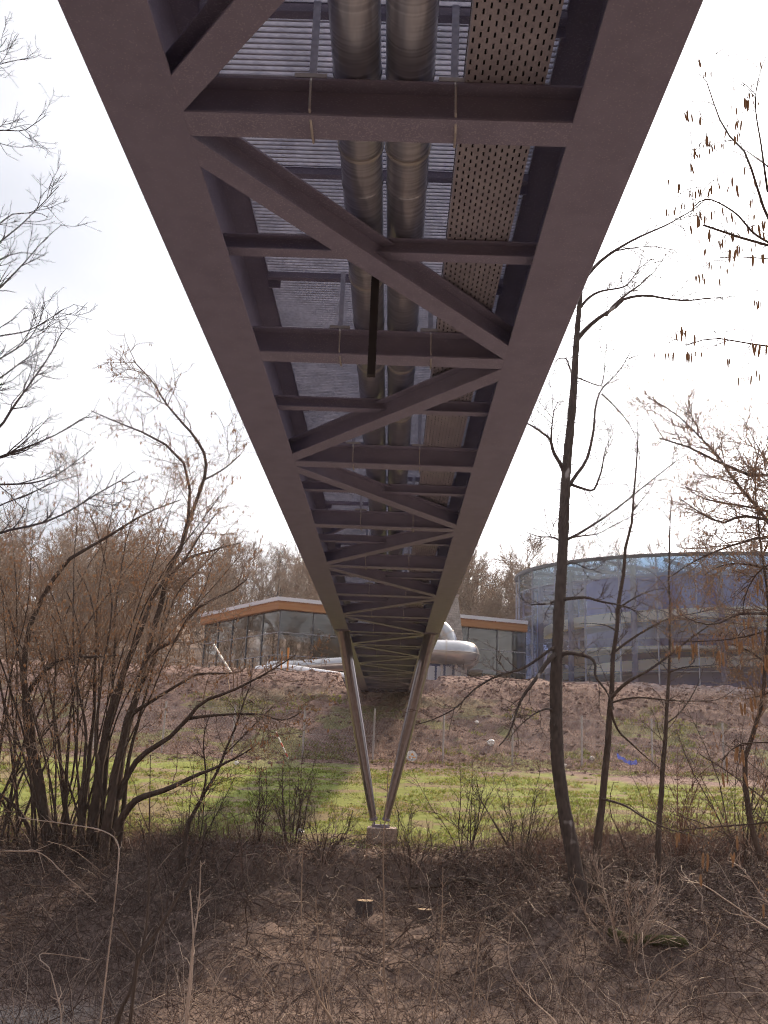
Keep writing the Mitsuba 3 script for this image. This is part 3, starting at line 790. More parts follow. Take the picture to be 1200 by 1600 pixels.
# ------------------------------------------------------------------ trees and shrubs
TRACES = {
 'left_hazel': [
  (0.14, 0.03, [-7.29,22.60,-2.54,-7.57,22.52,-1.39,-7.95,22.43,-0.00,-8.20,22.35,0.99,-8.29,22.27,1.70,-8.28,22.18,2.43,-8.05,22.10,3.17,-7.79,22.02,3.73,-7.41,21.93,4.18,-6.83,21.85,4.54,-6.29,21.77,4.89,-5.62,21.68,5.31,-4.88,21.60,5.58]),
  (0.17, 0.03, [-7.21,22.80,-2.56,-7.38,22.74,-1.95,-7.69,22.68,-1.26,-7.97,22.62,-0.39,-8.13,22.56,0.23,-8.25,22.50,0.95,-8.08,22.44,1.33,-7.75,22.38,1.69,-7.31,22.32,1.94,-6.81,22.26,1.95,-6.10,22.20,2.03]),
  (0.15, 0.02, [-6.34,22.50,-2.50,-6.39,22.54,-1.21,-6.38,22.58,-0.08,-6.26,22.62,0.78,-5.99,22.66,2.08,-5.84,22.70,2.59,-5.71,22.74,3.21,-5.43,22.78,3.80,-5.02,22.82,4.29,-4.66,22.86,4.95,-4.29,22.90,5.55]),
  (0.13, 0.03, [-6.03,22.30,-2.46,-5.95,22.21,-1.04,-5.83,22.12,0.07,-5.56,22.03,1.21,-5.36,21.94,2.03,-4.87,21.86,2.37,-4.43,21.77,2.96,-3.95,21.68,3.30,-3.46,21.59,3.56,-3.17,21.50,3.78]),
  (0.08, 0.02, [-6.71,22.90,-2.48,-6.78,22.97,-0.81,-6.80,23.03,0.49,-6.90,23.10,1.83,-7.02,23.17,2.76,-7.28,23.23,3.54,-7.70,23.30,4.17]),
  (0.12, 0.02, [-6.00,22.70,-2.50,-5.99,22.76,-0.78,-5.92,22.82,0.51,-5.69,22.88,1.86,-5.51,22.95,2.94,-5.36,23.01,4.05,-5.07,23.07,5.03,-4.99,23.13,5.70,-5.05,23.19,6.26,-5.23,23.25,6.84,-5.66,23.32,7.36,-6.27,23.38,7.75,-7.09,23.44,8.09,-7.87,23.50,8.39]),
  (0.06, 0.012, [-5.10,23.20,5.06,-4.97,23.26,5.73,-4.86,23.32,6.20,-4.75,23.38,6.66,-4.77,23.44,7.14,-5.07,23.50,7.72,-5.46,23.56,8.14,-5.84,23.62,8.56,-6.07,23.68,8.86,-6.40,23.74,9.30,-7.02,23.80,9.96]),
  (0.03, 0.01, [-4.78,23.40,6.62,-4.38,23.50,6.91,-3.94,23.60,7.39]),
  (0.1, 0.025, [-5.82,22.30,-1.85,-5.61,22.08,-1.47,-5.21,21.87,-1.09,-4.72,21.65,-0.93,-4.05,21.43,-0.58,-3.44,21.22,-0.34,-2.66,21.00,0.14]),
  (0.08, 0.015, [-5.84,22.40,-1.18,-5.59,22.26,-0.47,-5.19,22.12,-0.08,-4.71,21.99,0.25,-4.34,21.85,0.64,-4.05,21.71,0.97,-3.29,21.57,1.31,-2.54,21.44,1.70,-1.96,21.30,2.11]),
  (0.04, 0.012, [-4.37,22.00,0.64,-3.67,21.85,0.74,-2.80,21.70,0.80,-2.21,21.55,0.68,-1.78,21.40,0.87]),
  (0.06, 0.012, [-5.89,22.50,0.36,-5.73,22.42,0.72,-5.39,22.33,0.95,-4.64,22.25,1.45,-4.14,22.17,1.66,-3.40,22.08,1.68,-3.13,22.00,1.85]),
  (0.07, 0.015, [-5.75,22.60,-2.42,-5.79,22.76,-0.49,-5.72,22.92,0.53,-5.56,23.08,1.58,-5.47,23.24,2.67,-5.41,23.40,3.64]),
  (0.06, 0.015, [-7.04,22.80,-2.48,-7.16,22.72,-0.82,-7.21,22.64,0.60,-7.14,22.56,2.07,-7.39,22.48,3.11,-7.55,22.40,3.47]),
  (0.09, 0.03, [-7.62,22.90,-2.58,-8.07,22.73,-1.63,-8.58,22.57,-1.15,-9.09,22.40,-0.68]),
  (0.07, 0.012, [-6.27,22.60,-2.43,-6.28,22.72,-0.93,-6.35,22.83,0.64,-6.43,22.95,2.14,-6.56,23.07,3.54,-6.53,23.18,4.68,-6.36,23.30,5.86]),
  (0.06, 0.012, [-6.77,22.60,-2.45,-7.20,22.78,-1.11,-7.69,22.96,0.60,-8.35,23.14,2.24,-9.02,23.32,3.33,-9.66,23.50,3.98]),
  (0.06, 0.012, [-6.49,22.40,-2.42,-6.65,22.32,-1.07,-6.67,22.24,0.18,-7.00,22.16,1.31,-7.31,22.08,2.31,-7.72,22.00,2.87]),
  (0.05, 0.01, [-5.04,22.90,4.31,-4.83,23.07,4.56,-4.24,23.23,4.81,-3.71,23.40,5.02]),
  (0.06, 0.012, [-5.86,22.40,-2.40,-5.89,22.49,-1.32,-5.88,22.57,0.08,-5.63,22.66,1.40,-5.34,22.74,2.46,-5.08,22.83,3.56,-4.61,22.91,4.21,-4.05,23.00,4.89]),
  (0.05, 0.012, [-6.00,22.40,-2.41,-6.20,22.33,-1.05,-6.48,22.27,0.33,-6.47,22.20,1.48,-6.36,22.13,2.94,-6.62,22.07,4.13,-7.11,22.00,5.33]),
 ],
 'left_edge_tree': [
  (0.16, 0.05, [-6.36,13.00,-2.72,-6.47,13.06,-0.81,-6.59,13.11,1.28,-6.79,13.17,3.47,-7.05,13.23,5.46,-7.33,13.29,7.39,-7.63,13.34,9.46,-7.99,13.40,11.69]),
  (0.05, 0.008, [-6.58,13.10,1.28,-6.08,13.17,2.38,-5.45,13.24,2.86,-4.89,13.31,3.04,-4.54,13.39,3.26,-4.22,13.46,3.52,-3.89,13.53,3.78,-3.74,13.60,3.95]),
  (0.04, 0.006, [-6.76,13.20,2.92,-6.05,13.20,3.37,-5.53,13.20,3.56,-5.14,13.20,3.59,-4.81,13.20,3.68,-4.47,13.20,3.95,-4.24,13.20,4.18]),
  (0.045, 0.006, [-6.78,13.20,3.20,-6.08,13.16,3.64,-5.55,13.12,3.95,-5.10,13.08,4.13,-4.76,13.04,4.28,-4.35,13.00,4.54]),
  (0.05, 0.008, [-6.86,13.30,3.61,-6.25,13.38,4.14,-5.76,13.47,4.50,-5.62,13.55,4.90,-5.44,13.63,5.36,-5.25,13.72,5.82,-5.16,13.80,6.20]),
  (0.035, 0.006, [-7.02,13.30,5.08,-6.40,13.24,5.59,-5.84,13.18,5.85,-5.44,13.12,5.90,-5.06,13.06,6.11,-4.86,13.00,6.23]),
  (0.04, 0.006, [-7.13,13.30,5.90,-6.55,13.36,6.91,-6.16,13.42,7.53,-5.94,13.48,7.82,-5.67,13.54,8.25,-5.44,13.60,8.66]),
  (0.03, 0.006, [-7.25,13.20,7.12,-6.43,13.12,7.49,-6.02,13.04,7.62,-5.81,12.96,7.74,-5.44,12.88,7.73,-5.20,12.80,7.61]),
  (0.03, 0.006, [-7.56,13.40,8.80,-6.80,13.36,9.36,-6.38,13.32,9.44,-6.01,13.28,9.42,-5.80,13.24,9.54,-5.63,13.20,9.66]),
  (0.025, 0.006, [-7.74,13.40,9.97,-6.95,13.50,10.69,-6.70,13.60,10.90,-6.28,13.70,11.12]),
  (0.025, 0.006, [-7.76,13.40,10.09,-6.92,13.40,10.79,-6.64,13.40,11.05,-6.55,13.40,11.24]),
  (0.04, 0.006, [-7.07,13.30,5.49,-6.57,13.42,6.19,-6.11,13.54,6.80,-5.91,13.66,7.20,-5.71,13.78,7.67,-5.44,13.90,8.13]),
  (0.04, 0.006, [-6.88,13.10,4.22,-6.18,13.00,4.79,-5.62,12.90,5.07,-5.24,12.80,5.34,-4.95,12.70,5.45]),
  (0.03, 0.006, [-6.72,13.20,2.37,-6.03,13.28,2.96,-5.55,13.36,3.29,-5.15,13.44,3.51,-4.83,13.52,3.72,-4.49,13.60,3.86]),
  (0.03, 0.006, [-7.16,13.20,6.27,-6.42,13.30,6.88,-6.11,13.40,7.22,-5.77,13.50,7.40,-5.51,13.60,7.41]),
  (0.03, 0.006, [-6.96,13.20,4.64,-6.12,13.14,5.25,-5.74,13.08,5.44,-5.33,13.02,5.74,-5.18,12.96,6.02,-5.12,12.90,6.30]),
 ],
 'trunk_tree': [
  (0, 0, [4.21,21.00,-2.77,4.03,21.04,-1.70,3.86,21.07,-0.75,3.78,21.11,0.03,3.73,21.15,0.83,3.77,21.19,1.78,3.81,21.23,2.91,3.91,21.26,4.07,3.96,21.30,5.11,4.03,21.34,6.34,4.14,21.38,7.45,4.26,21.41,8.75,4.33,21.45,9.76,4.44,21.49,10.96,4.56,21.53,12.20,4.68,21.56,13.47,4.77,21.60,14.97]),
  (0.06, 0.008, [4.37,21.50,9.95,4.58,21.40,10.19,4.84,21.30,10.42,5.24,21.20,10.68,5.50,21.10,10.89,5.78,21.00,10.90,6.51,20.90,10.77,6.93,20.80,10.70,7.35,20.70,10.75,7.92,20.60,10.74]),
  (0.035, 0.008, [5.02,21.20,10.45,5.17,21.36,10.72,5.69,21.52,11.28,5.97,21.68,11.54,6.43,21.84,12.08,6.73,22.00,12.58]),
  (0.04, 0.008, [4.41,21.50,10.71,4.77,21.64,11.19,5.04,21.78,11.39,5.63,21.92,11.60,6.08,22.06,12.19,6.46,22.20,12.55]),
  (0.05, 0.008, [4.55,21.60,11.54,4.83,21.50,11.91,5.29,21.40,12.29,5.91,21.30,12.64,6.45,21.20,12.89,7.06,21.10,13.23,7.55,21.00,13.61]),
  (0.02, 0.006, [5.29,21.40,12.29,5.87,21.20,12.30,6.67,21.00,12.15]),
  (0.06, 0.01, [4.04,21.40,6.44,3.92,21.30,6.68,3.73,21.20,6.95,3.64,21.10,7.23,3.44,21.00,7.34,3.13,20.90,7.51,2.72,20.80,7.66]),
  (0.025, 0.006, [3.64,21.00,7.15,3.68,21.05,7.63,3.74,21.10,7.97,3.88,21.15,8.20,4.10,21.20,8.15]),
  (0.03, 0.008, [4.25,21.50,8.95,4.19,21.62,9.29,4.13,21.75,9.55,3.97,21.88,9.59,3.89,22.00,9.44]),
  (0.05, 0.008, [4.07,21.40,6.13,4.26,21.54,6.45,4.60,21.69,6.98,4.79,21.83,7.74,4.91,21.97,8.50,5.07,22.11,8.94,5.38,22.26,9.30,5.91,22.40,10.12]),
  (0.04, 0.008, [4.04,21.40,6.33,4.33,21.28,6.15,4.60,21.16,6.05,4.75,21.04,6.36,4.85,20.92,6.86,5.05,20.80,7.36]),
  (0.02, 0.006, [4.39,22.00,9.19,4.64,21.90,9.04,4.97,21.80,8.88,5.07,21.70,9.39,5.11,21.60,10.19]),
  (0.025, 0.006, [5.04,22.00,8.76,5.45,22.10,8.40,5.77,22.20,8.04,5.94,22.30,7.67,6.03,22.40,7.21]),
  (0.035, 0.008, [3.98,21.30,4.89,4.21,21.08,4.98,4.59,20.87,5.21,4.91,20.65,5.42,5.36,20.43,5.79,5.80,20.22,6.15,6.54,20.00,6.73]),
  (0.025, 0.006, [3.98,21.30,4.93,4.35,21.48,5.05,4.76,21.65,5.16,5.40,21.82,5.52,5.89,22.00,5.81]),
  (0.045, 0.03, [3.83,21.30,3.52,3.74,21.47,3.50,3.51,21.63,3.46,3.30,21.80,3.46]),
  (0.05, 0.015, [3.92,21.30,3.52,3.98,21.12,3.53,4.29,20.94,3.54,4.60,20.76,3.46,4.89,20.58,3.38,5.28,20.40,3.20]),
  (0.06, 0.015, [3.83,21.20,2.23,3.97,21.11,2.34,4.19,21.03,2.31,4.45,20.94,2.23,4.54,20.86,2.06,4.51,20.77,1.89,4.74,20.69,1.51,4.88,20.60,1.12]),
  (0.065, 0.02, [3.78,21.20,2.34,3.60,21.00,2.18,3.28,20.80,1.76,2.88,20.60,1.17,2.72,20.40,0.74,2.42,20.20,0.30]),
  (0.04, 0.01, [3.78,21.20,2.51,3.60,21.07,2.38,3.00,20.93,1.95,2.41,20.80,1.73,1.92,20.67,1.43,1.51,20.53,1.00,0.71,20.40,0.66]),
  (0.03, 0.008, [3.73,21.10,1.07,3.52,20.95,1.11,3.30,20.80,1.04,2.94,20.65,0.78,2.72,20.50,0.51]),
  (0.025, 0.006, [3.90,21.20,4.20,4.17,21.33,4.39,4.56,21.47,4.28,5.03,21.60,4.62]),
  (0.03, 0.006, [3.97,21.40,4.84,3.72,21.20,4.93,3.40,21.00,4.90,3.02,20.80,4.96]),
 ],
 'young_tree_a': [
  (0.1, 0.012, [4.51,21.40,-2.66,4.63,21.38,-1.64,4.71,21.37,-0.99,4.77,21.35,-0.46,4.89,21.33,0.47,4.98,21.32,1.56,5.10,21.30,2.68,5.20,21.28,3.54,5.31,21.27,4.41,5.47,21.25,5.31,5.59,21.23,6.06,5.67,21.22,6.83,5.69,21.20,7.84]),
  (0.04, 0.008, [4.94,21.20,1.39,5.17,20.93,1.68,5.59,20.67,1.95,6.07,20.40,2.34,6.54,20.13,2.73,7.00,19.87,3.05,7.44,19.60,3.16]),
  (0.025, 0.006, [4.95,21.20,1.31,5.52,21.00,1.43,6.28,20.80,1.38,6.90,20.60,1.39,7.38,20.40,1.66]),
  (0.035, 0.008, [4.92,21.20,1.25,5.14,21.47,0.75,5.54,21.73,0.43,6.16,22.00,-0.02]),
  (0.025, 0.006, [5.14,21.20,3.35,5.35,20.93,3.52,5.64,20.67,3.67,6.05,20.40,3.74]),
  (0.03, 0.006, [5.05,21.20,2.42,5.55,20.95,2.80,6.18,20.70,3.14,6.80,20.45,3.26,7.41,20.20,3.52]),
  (0.03, 0.008, [4.73,21.30,-0.70,5.13,21.02,-0.80,5.52,20.75,-1.05,6.09,20.48,-1.26,6.52,20.20,-1.32]),
  (0.02, 0.005, [5.51,21.20,5.60,5.72,21.30,5.86,5.98,21.40,6.20,6.21,21.50,6.70]),
  (0.02, 0.005, [5.08,21.20,2.88,4.73,21.00,2.98,4.20,20.80,2.94]),
 ],
 'young_tree_b': [
  (0.075, 0.01, [5.96,21.80,-2.66,6.06,21.80,-1.36,6.17,21.80,-0.02,6.31,21.80,1.09,6.42,21.80,2.50,6.47,21.80,3.97,6.52,21.80,5.02,6.58,21.80,6.25]),
  (0.02, 0.005, [6.40,21.80,2.07,6.67,21.53,2.17,7.15,21.27,2.20,7.62,21.00,2.33]),
  (0.02, 0.005, [6.30,21.80,0.95,6.70,22.00,1.25,7.14,22.20,1.85,7.37,22.40,2.31]),
  (0.015, 0.005, [6.46,21.80,3.82,6.30,22.00,4.22,6.06,22.20,4.48]),
 ],
 'leaning_young_tree': [
  (0.06, 0.012, [-4.27,22.00,-2.56,-4.19,21.94,-2.20,-4.14,21.89,-1.67,-3.90,21.83,-1.08,-3.53,21.77,-0.35,-3.29,21.71,0.34,-3.12,21.66,0.86,-2.94,21.60,1.42]),
  (0.03, 0.006, [-3.90,21.80,-1.08,-3.79,21.67,-0.60,-3.88,21.53,0.14,-3.74,21.40,0.82]),
  (0.02, 0.006, [-3.45,21.80,-0.11,-3.08,21.93,0.31,-2.84,22.07,0.61,-2.45,22.20,1.05]),
 ],
 'right_hazel': [
  (0.12, 0.02, [7.21,15.50,-1.96,7.21,15.44,-0.38,7.10,15.39,1.06,6.78,15.33,2.46,6.47,15.28,3.59,6.26,15.22,4.76,5.75,15.17,4.75,5.42,15.11,4.88,5.06,15.06,5.05,4.43,15.00,5.22]),
  (0.06, 0.008, [7.04,15.40,1.46,6.74,15.45,2.78,6.51,15.50,3.64,6.24,15.55,4.18,5.86,15.60,4.68,5.58,15.65,5.20,5.39,15.70,5.44,4.98,15.75,5.91,4.45,15.80,6.24]),
  (0.06, 0.008, [6.93,15.40,2.06,6.60,15.27,3.27,6.18,15.13,3.95,5.72,15.00,3.97,5.36,14.87,3.80,5.01,14.73,3.88,4.58,14.60,4.09]),
  (0.05, 0.008, [6.89,15.40,2.26,6.59,15.44,3.63,6.32,15.48,4.17,5.81,15.52,4.27,5.30,15.56,4.37,5.00,15.60,4.60]),
  (0.05, 0.008, [7.07,15.40,1.86,6.60,15.28,3.27,6.17,15.16,3.66,5.61,15.04,3.50,5.05,14.92,3.25,4.50,14.80,2.90]),
  (0.05, 0.008, [7.05,15.40,1.66,6.68,15.55,2.80,6.35,15.70,3.24,5.88,15.85,3.36,5.38,16.00,3.15]),
  (0.05, 0.008, [7.09,15.40,0.86,6.52,15.28,2.03,6.09,15.16,2.41,5.65,15.04,2.39,5.10,14.92,2.18,4.67,14.80,2.28]),
  (0.05, 0.008, [7.13,15.40,0.09,6.66,15.53,1.15,6.24,15.65,1.65,5.93,15.78,1.91,5.62,15.90,2.02]),
  (0.05, 0.01, [5.94,15.60,-1.33,5.82,15.56,-0.89,5.72,15.52,-0.32,5.70,15.48,0.08,5.86,15.44,0.53,5.96,15.40,0.85,6.07,15.36,1.52,6.16,15.32,2.43,6.10,15.28,3.47,6.03,15.24,4.31,6.12,15.20,5.19]),
  (0.04, 0.006, [6.91,15.40,2.57,6.70,15.50,4.19,6.52,15.60,4.88,6.27,15.70,5.47,6.16,15.80,5.85]),
 ],
 'catkin_hazel': [
  (0.03, 0.004, [2.489,4.000,-1.108,2.417,3.950,-0.201,2.288,3.900,0.799,2.168,3.850,1.502,1.997,3.800,2.037,1.741,3.750,2.227,1.601,3.700,2.217,1.498,3.650,2.221,1.416,3.600,2.206]),
  (0.012, 0.002, [2.048,3.700,1.554,1.861,3.671,2.054,1.702,3.643,2.257,1.646,3.614,2.411,1.600,3.586,2.538,1.508,3.557,2.627,1.446,3.529,2.779,1.422,3.500,2.819]),
  (0.008, 0.002, [1.952,3.650,2.316,1.862,3.733,2.490,1.791,3.817,2.639,1.725,3.900,2.781]),
  (0.007, 0.002, [1.879,3.700,2.130,1.742,3.660,2.148,1.635,3.620,2.178,1.540,3.580,2.252,1.432,3.540,2.283,1.346,3.500,2.225]),
  (0.008, 0.002, [2.208,3.800,1.043,2.001,3.767,1.579,1.835,3.733,1.688,1.691,3.700,1.706,1.573,3.667,1.704,1.478,3.633,1.702,1.320,3.600,1.653]),
  (0.006, 0.002, [2.063,3.800,1.829,1.922,3.867,2.146,1.812,3.933,2.245,1.617,4.000,2.282]),
  (0.008, 0.002, [2.315,3.900,0.538,2.094,3.960,0.642,1.938,4.020,0.672,1.768,4.080,0.579,1.597,4.140,0.539,1.394,4.200,0.530]),
  (0.008, 0.002, [2.330,3.900,0.436,2.069,3.925,0.531,1.863,3.950,0.397,1.711,3.975,0.308,1.628,4.000,0.283]),
  (0.008, 0.002, [2.370,3.900,0.088,2.108,3.860,0.175,1.839,3.820,0.140,1.625,3.780,0.107,1.513,3.740,0.097,1.419,3.700,0.028]),
  (0.008, 0.002, [2.389,3.900,-0.198,2.146,3.980,-0.068,1.923,4.060,-0.129,1.744,4.140,-0.203,1.559,4.220,-0.233,1.422,4.300,-0.260]),
  (0.005, 0.0015, [1.692,3.600,2.367,1.664,3.567,2.558,1.636,3.533,2.752,1.678,3.500,2.949]),
  (0.006, 0.002, [2.023,3.800,0.693,1.864,3.825,0.796,1.721,3.850,0.822,1.649,3.875,0.771,1.598,3.900,0.615]),
 ],
}
SPRIGS = [
  (0.01, 0.004, [0.243,6.200,-1.791,0.233,6.260,-1.536,0.195,6.320,-1.245,0.183,6.380,-0.929,0.163,6.440,-0.519,0.177,6.500,-0.235,0.177,6.560,-0.034]),
  (0.011, 0.003, [0.022,5.850,-1.698,-0.074,5.910,-1.462,-0.163,5.970,-1.358,-0.251,6.030,-1.185,-0.302,6.090,-0.965,-0.321,6.150,-0.676,-0.327,6.210,-0.471]),
  (0.007, 0.003, [-0.073,5.900,-1.460,-0.131,5.960,-1.401,-0.176,6.020,-1.180,-0.205,6.080,-0.995,-0.234,6.140,-0.827]),
  (0.006, 0.003, [-0.133,6.150,-1.791,-0.125,6.210,-1.459,-0.132,6.270,-1.238,-0.139,6.330,-1.022]),
  (0.006, 0.003, [0.290,6.600,-1.904,0.289,6.660,-1.632,0.290,6.720,-1.423,0.306,6.780,-1.135]),
  (0.009, 0.003, [0.370,6.350,-1.829,0.440,6.410,-1.565,0.503,6.470,-1.350,0.545,6.530,-1.151,0.555,6.590,-0.906,0.557,6.650,-0.696]),
  (0.008, 0.003, [0.491,6.500,-1.868,0.518,6.560,-1.598,0.542,6.620,-1.317,0.553,6.680,-1.139]),
  (0.008, 0.003, [0.716,6.650,-1.902,0.757,6.710,-1.626,0.798,6.770,-1.287,0.822,6.830,-1.115,0.869,6.890,-1.016]),
  (0.006, 0.003, [0.690,6.100,-1.744,0.765,6.160,-1.490,0.814,6.220,-1.365,0.850,6.280,-1.261]),
  (0.026, 0.008, [-1.636,7.150,-2.178,-1.601,7.210,-1.774,-1.545,7.270,-1.611,-1.533,7.330,-1.446,-1.428,7.390,-1.267,-1.299,7.450,-0.998,-1.197,7.510,-0.690,-1.176,7.570,-0.557]),
  (0.014, 0.004, [-1.510,7.200,-1.433,-1.487,7.260,-1.277,-1.503,7.320,-1.033,-1.547,7.380,-0.692,-1.614,7.440,-0.060]),
  (0.01, 0.004, [-1.530,7.250,-1.402,-1.685,7.310,-1.238,-1.811,7.370,-1.081,-1.870,7.430,-0.996]),
  (0.014, 0.006, [-1.050,6.800,-2.016,-1.070,6.860,-1.697,-1.076,6.920,-1.480,-1.096,6.980,-1.243,-1.129,7.040,-1.104,-1.168,7.100,-0.949]),
  (0.009, 0.004, [-1.072,6.850,-1.220,-1.068,6.910,-1.062,-1.087,6.970,-0.765]),
  (0.008, 0.004, [-1.788,7.500,-1.068,-1.809,7.560,-0.763,-1.864,7.620,-0.679,-2.034,7.680,-0.621,-2.201,7.740,-0.608,-2.674,7.800,-0.573]),
  (0.007, 0.003, [-1.878,6.750,-2.070,-1.876,6.810,-1.754,-1.964,6.870,-1.543,-2.039,6.930,-1.441,-2.115,6.990,-1.416,-2.144,7.050,-1.389,-2.085,7.110,-1.398,-1.834,7.170,-1.440]),
  (0.006, 0.003, [1.254,5.800,-1.635,1.162,5.860,-1.401,1.029,5.920,-1.290,0.909,5.980,-1.106,0.934,6.040,-0.909]),
  (0.007, 0.003, [2.614,6.150,-0.967,2.489,6.210,-0.911,2.287,6.270,-0.783,2.115,6.330,-0.687,2.014,6.390,-0.676]),
  (0.006, 0.003, [2.717,6.200,-0.865,2.516,6.260,-0.773,2.429,6.320,-0.636,2.375,6.380,-0.570,2.336,6.440,-0.558]),
  (0.008, 0.003, [1.816,6.850,-1.953,1.971,6.910,-1.397,2.205,6.970,-1.243,2.400,7.030,-1.127,2.492,7.090,-0.971]),
  (0.008, 0.003, [-0.779,7.300,-2.189,-1.006,7.360,-1.692,-0.961,7.420,-1.537,-0.885,7.480,-1.461,-0.764,7.540,-1.339]),
  (0.006, 0.003, [-2.276,6.450,-0.680,-2.093,6.510,-0.679,-1.844,6.570,-0.850,-1.680,6.630,-0.987]),
]
CATKINS = [(1.530,3.889,3.259,0.062),(1.473,3.651,2.994,0.045),(1.827,3.907,3.269,0.062),(1.302,3.414,2.601,0.062),(1.458,3.704,2.804,0.062),(1.438,3.577,2.614,0.062),(1.523,3.811,2.719,0.045),(1.348,3.466,2.459,0.045),(1.457,3.849,2.663,0.062),(1.433,3.669,2.590,0.045),(1.676,3.866,3.091,0.045),(1.644,3.632,2.841,0.062),(1.652,3.607,2.860,0.045),(1.747,3.804,2.962,0.045),(1.706,3.911,3.015,0.045),(1.571,3.573,2.691,0.045),(1.622,3.903,2.813,0.045),(1.578,3.881,2.796,0.045),(1.515,3.468,2.538,0.045),(1.630,3.705,2.725,0.045),(1.688,3.758,2.609,0.045),(1.654,3.889,2.617,0.062),(1.572,3.736,2.475,0.045),(1.272,3.443,2.286,0.045),(1.379,3.644,2.396,0.045),(1.405,3.641,2.389,0.045),(1.497,3.645,2.463,0.045),(1.562,3.897,2.580,0.045),(1.648,3.562,2.401,0.045),(1.572,3.493,2.258,0.045),(1.463,3.657,2.358,0.045),(1.506,3.723,2.351,0.045),(1.483,3.887,2.439,0.062),(1.427,3.690,2.291,0.062),(1.330,3.517,2.147,0.045),(1.419,3.881,2.472,0.045),(1.303,3.640,2.299,0.045),(1.307,3.742,2.362,0.045),(1.543,3.632,2.284,0.045),(1.473,3.489,2.176,0.045),(1.693,3.751,2.350,0.045),(1.743,3.794,2.353,0.062),(1.613,3.475,2.097,0.045),(1.607,3.623,2.220,0.045),(1.559,3.569,2.092,0.045),(1.472,3.464,2.018,0.062),(1.513,3.492,2.035,0.062),(1.644,3.899,2.349,0.045),(1.581,3.856,2.289,0.045),(1.491,3.580,2.126,0.045),(1.457,3.777,2.245,0.045),(1.364,3.393,2.040,0.045),(1.505,3.873,2.252,0.045),(1.442,3.665,2.071,0.045),(1.517,3.821,2.148,0.045),(1.627,3.522,2.033,0.062),(1.615,3.577,2.110,0.045),(1.486,3.561,1.981,0.045),(1.644,3.905,2.205,0.045),(1.398,3.606,1.979,0.045),(1.384,3.645,1.993,0.045),(1.733,3.896,2.015,0.045),(1.736,3.867,2.000,0.045),(1.296,3.587,1.714,0.062),(1.343,3.539,1.671,0.062),(1.299,3.814,1.713,0.045),(1.142,3.429,1.539,0.045),(1.314,3.586,1.613,0.045),(1.421,3.852,1.740,0.045),(1.472,3.875,1.752,0.045),(1.445,3.498,1.650,0.045),(1.526,3.413,1.588,0.062),(1.556,3.803,1.694,0.045),(1.577,3.712,1.576,0.045),(1.525,3.501,1.492,0.045),(1.616,3.648,1.573,0.045),(1.267,3.736,0.474,0.060),(1.357,3.963,0.488,0.060),(1.370,4.052,0.504,0.070),(1.423,4.022,0.513,0.055),(1.390,3.885,0.486,0.070),(1.400,3.868,0.489,0.070),(1.513,4.017,0.489,0.060),(1.523,4.009,0.478,0.070),(1.455,3.732,0.439,0.055),(1.466,3.736,0.487,0.055),(1.564,3.892,0.521,0.060),(1.525,3.756,0.486,0.070),(1.640,4.034,0.528,0.060),(1.623,3.950,0.604,0.070),(1.657,3.999,0.621,0.055),(1.682,3.994,0.573,0.060),(1.612,3.747,0.513,0.070),(1.735,4.047,0.474,0.055),(1.656,3.861,0.750,0.070),(1.707,3.955,0.796,0.060),(1.506,3.890,0.050,0.055),(1.514,3.791,0.093,0.060),(1.544,3.842,0.080,0.070),(1.574,3.908,0.072,0.055),(1.572,4.154,-0.012,0.070),(1.575,4.111,-0.024,0.060),(1.618,4.016,-0.008,0.060),(1.566,3.843,0.259,0.055),(1.635,3.951,0.255,0.055),(1.619,3.882,0.286,0.060),(1.681,3.975,0.322,0.060),(1.290,3.871,-0.239,0.060),(1.395,4.074,-0.254,0.060),(1.416,3.963,-0.316,0.070),(1.446,4.015,-0.351,0.070),(1.337,3.756,-0.374,0.070),(1.613,4.148,-0.259,0.070),(1.575,4.117,-0.324,0.060),(1.615,3.877,-0.484,0.055),(1.755,4.085,0.466,0.070),(1.607,3.731,0.408,0.055),(1.575,3.742,0.506,0.060),(1.651,4.170,0.553,0.060)]
DARK_CATKINS = 76



def limbs(name, K=18):
    out = []
    for r0, r1, flat in TRACES[name]:
        out.append((resample(np.reshape(flat, (-1, 3)), K), r0, min(r1, 0.012) if r1 < 0.05 else r1))
    return out


def fan(rng, n, x, y, length, lean, r):
    out = []
    for _ in range(n):
        p = np.array([rng.uniform(*x), rng.uniform(*y), 0.0])
        p[2] = float(ground_z(p[0], p[1])) - 0.1
        a, l = rng.uniform(0, 2 * np.pi), rng.uniform(*lean)
        d = np.array([math.cos(a) * l, 0.6 * math.sin(a) * l, 1.0])
        q, ln = [p], rng.uniform(*length)
        for k in range(8):
            d = d / np.linalg.norm(d)
            p = p + d * ln / 8
            q.append(p)
            d = d + rng.normal(size=3) * 0.10 + np.array([math.cos(a), 0.6 * math.sin(a), 0]) * 0.10
        out.append((resample(q, 18), rng.uniform(*r), 0.007))
    return out


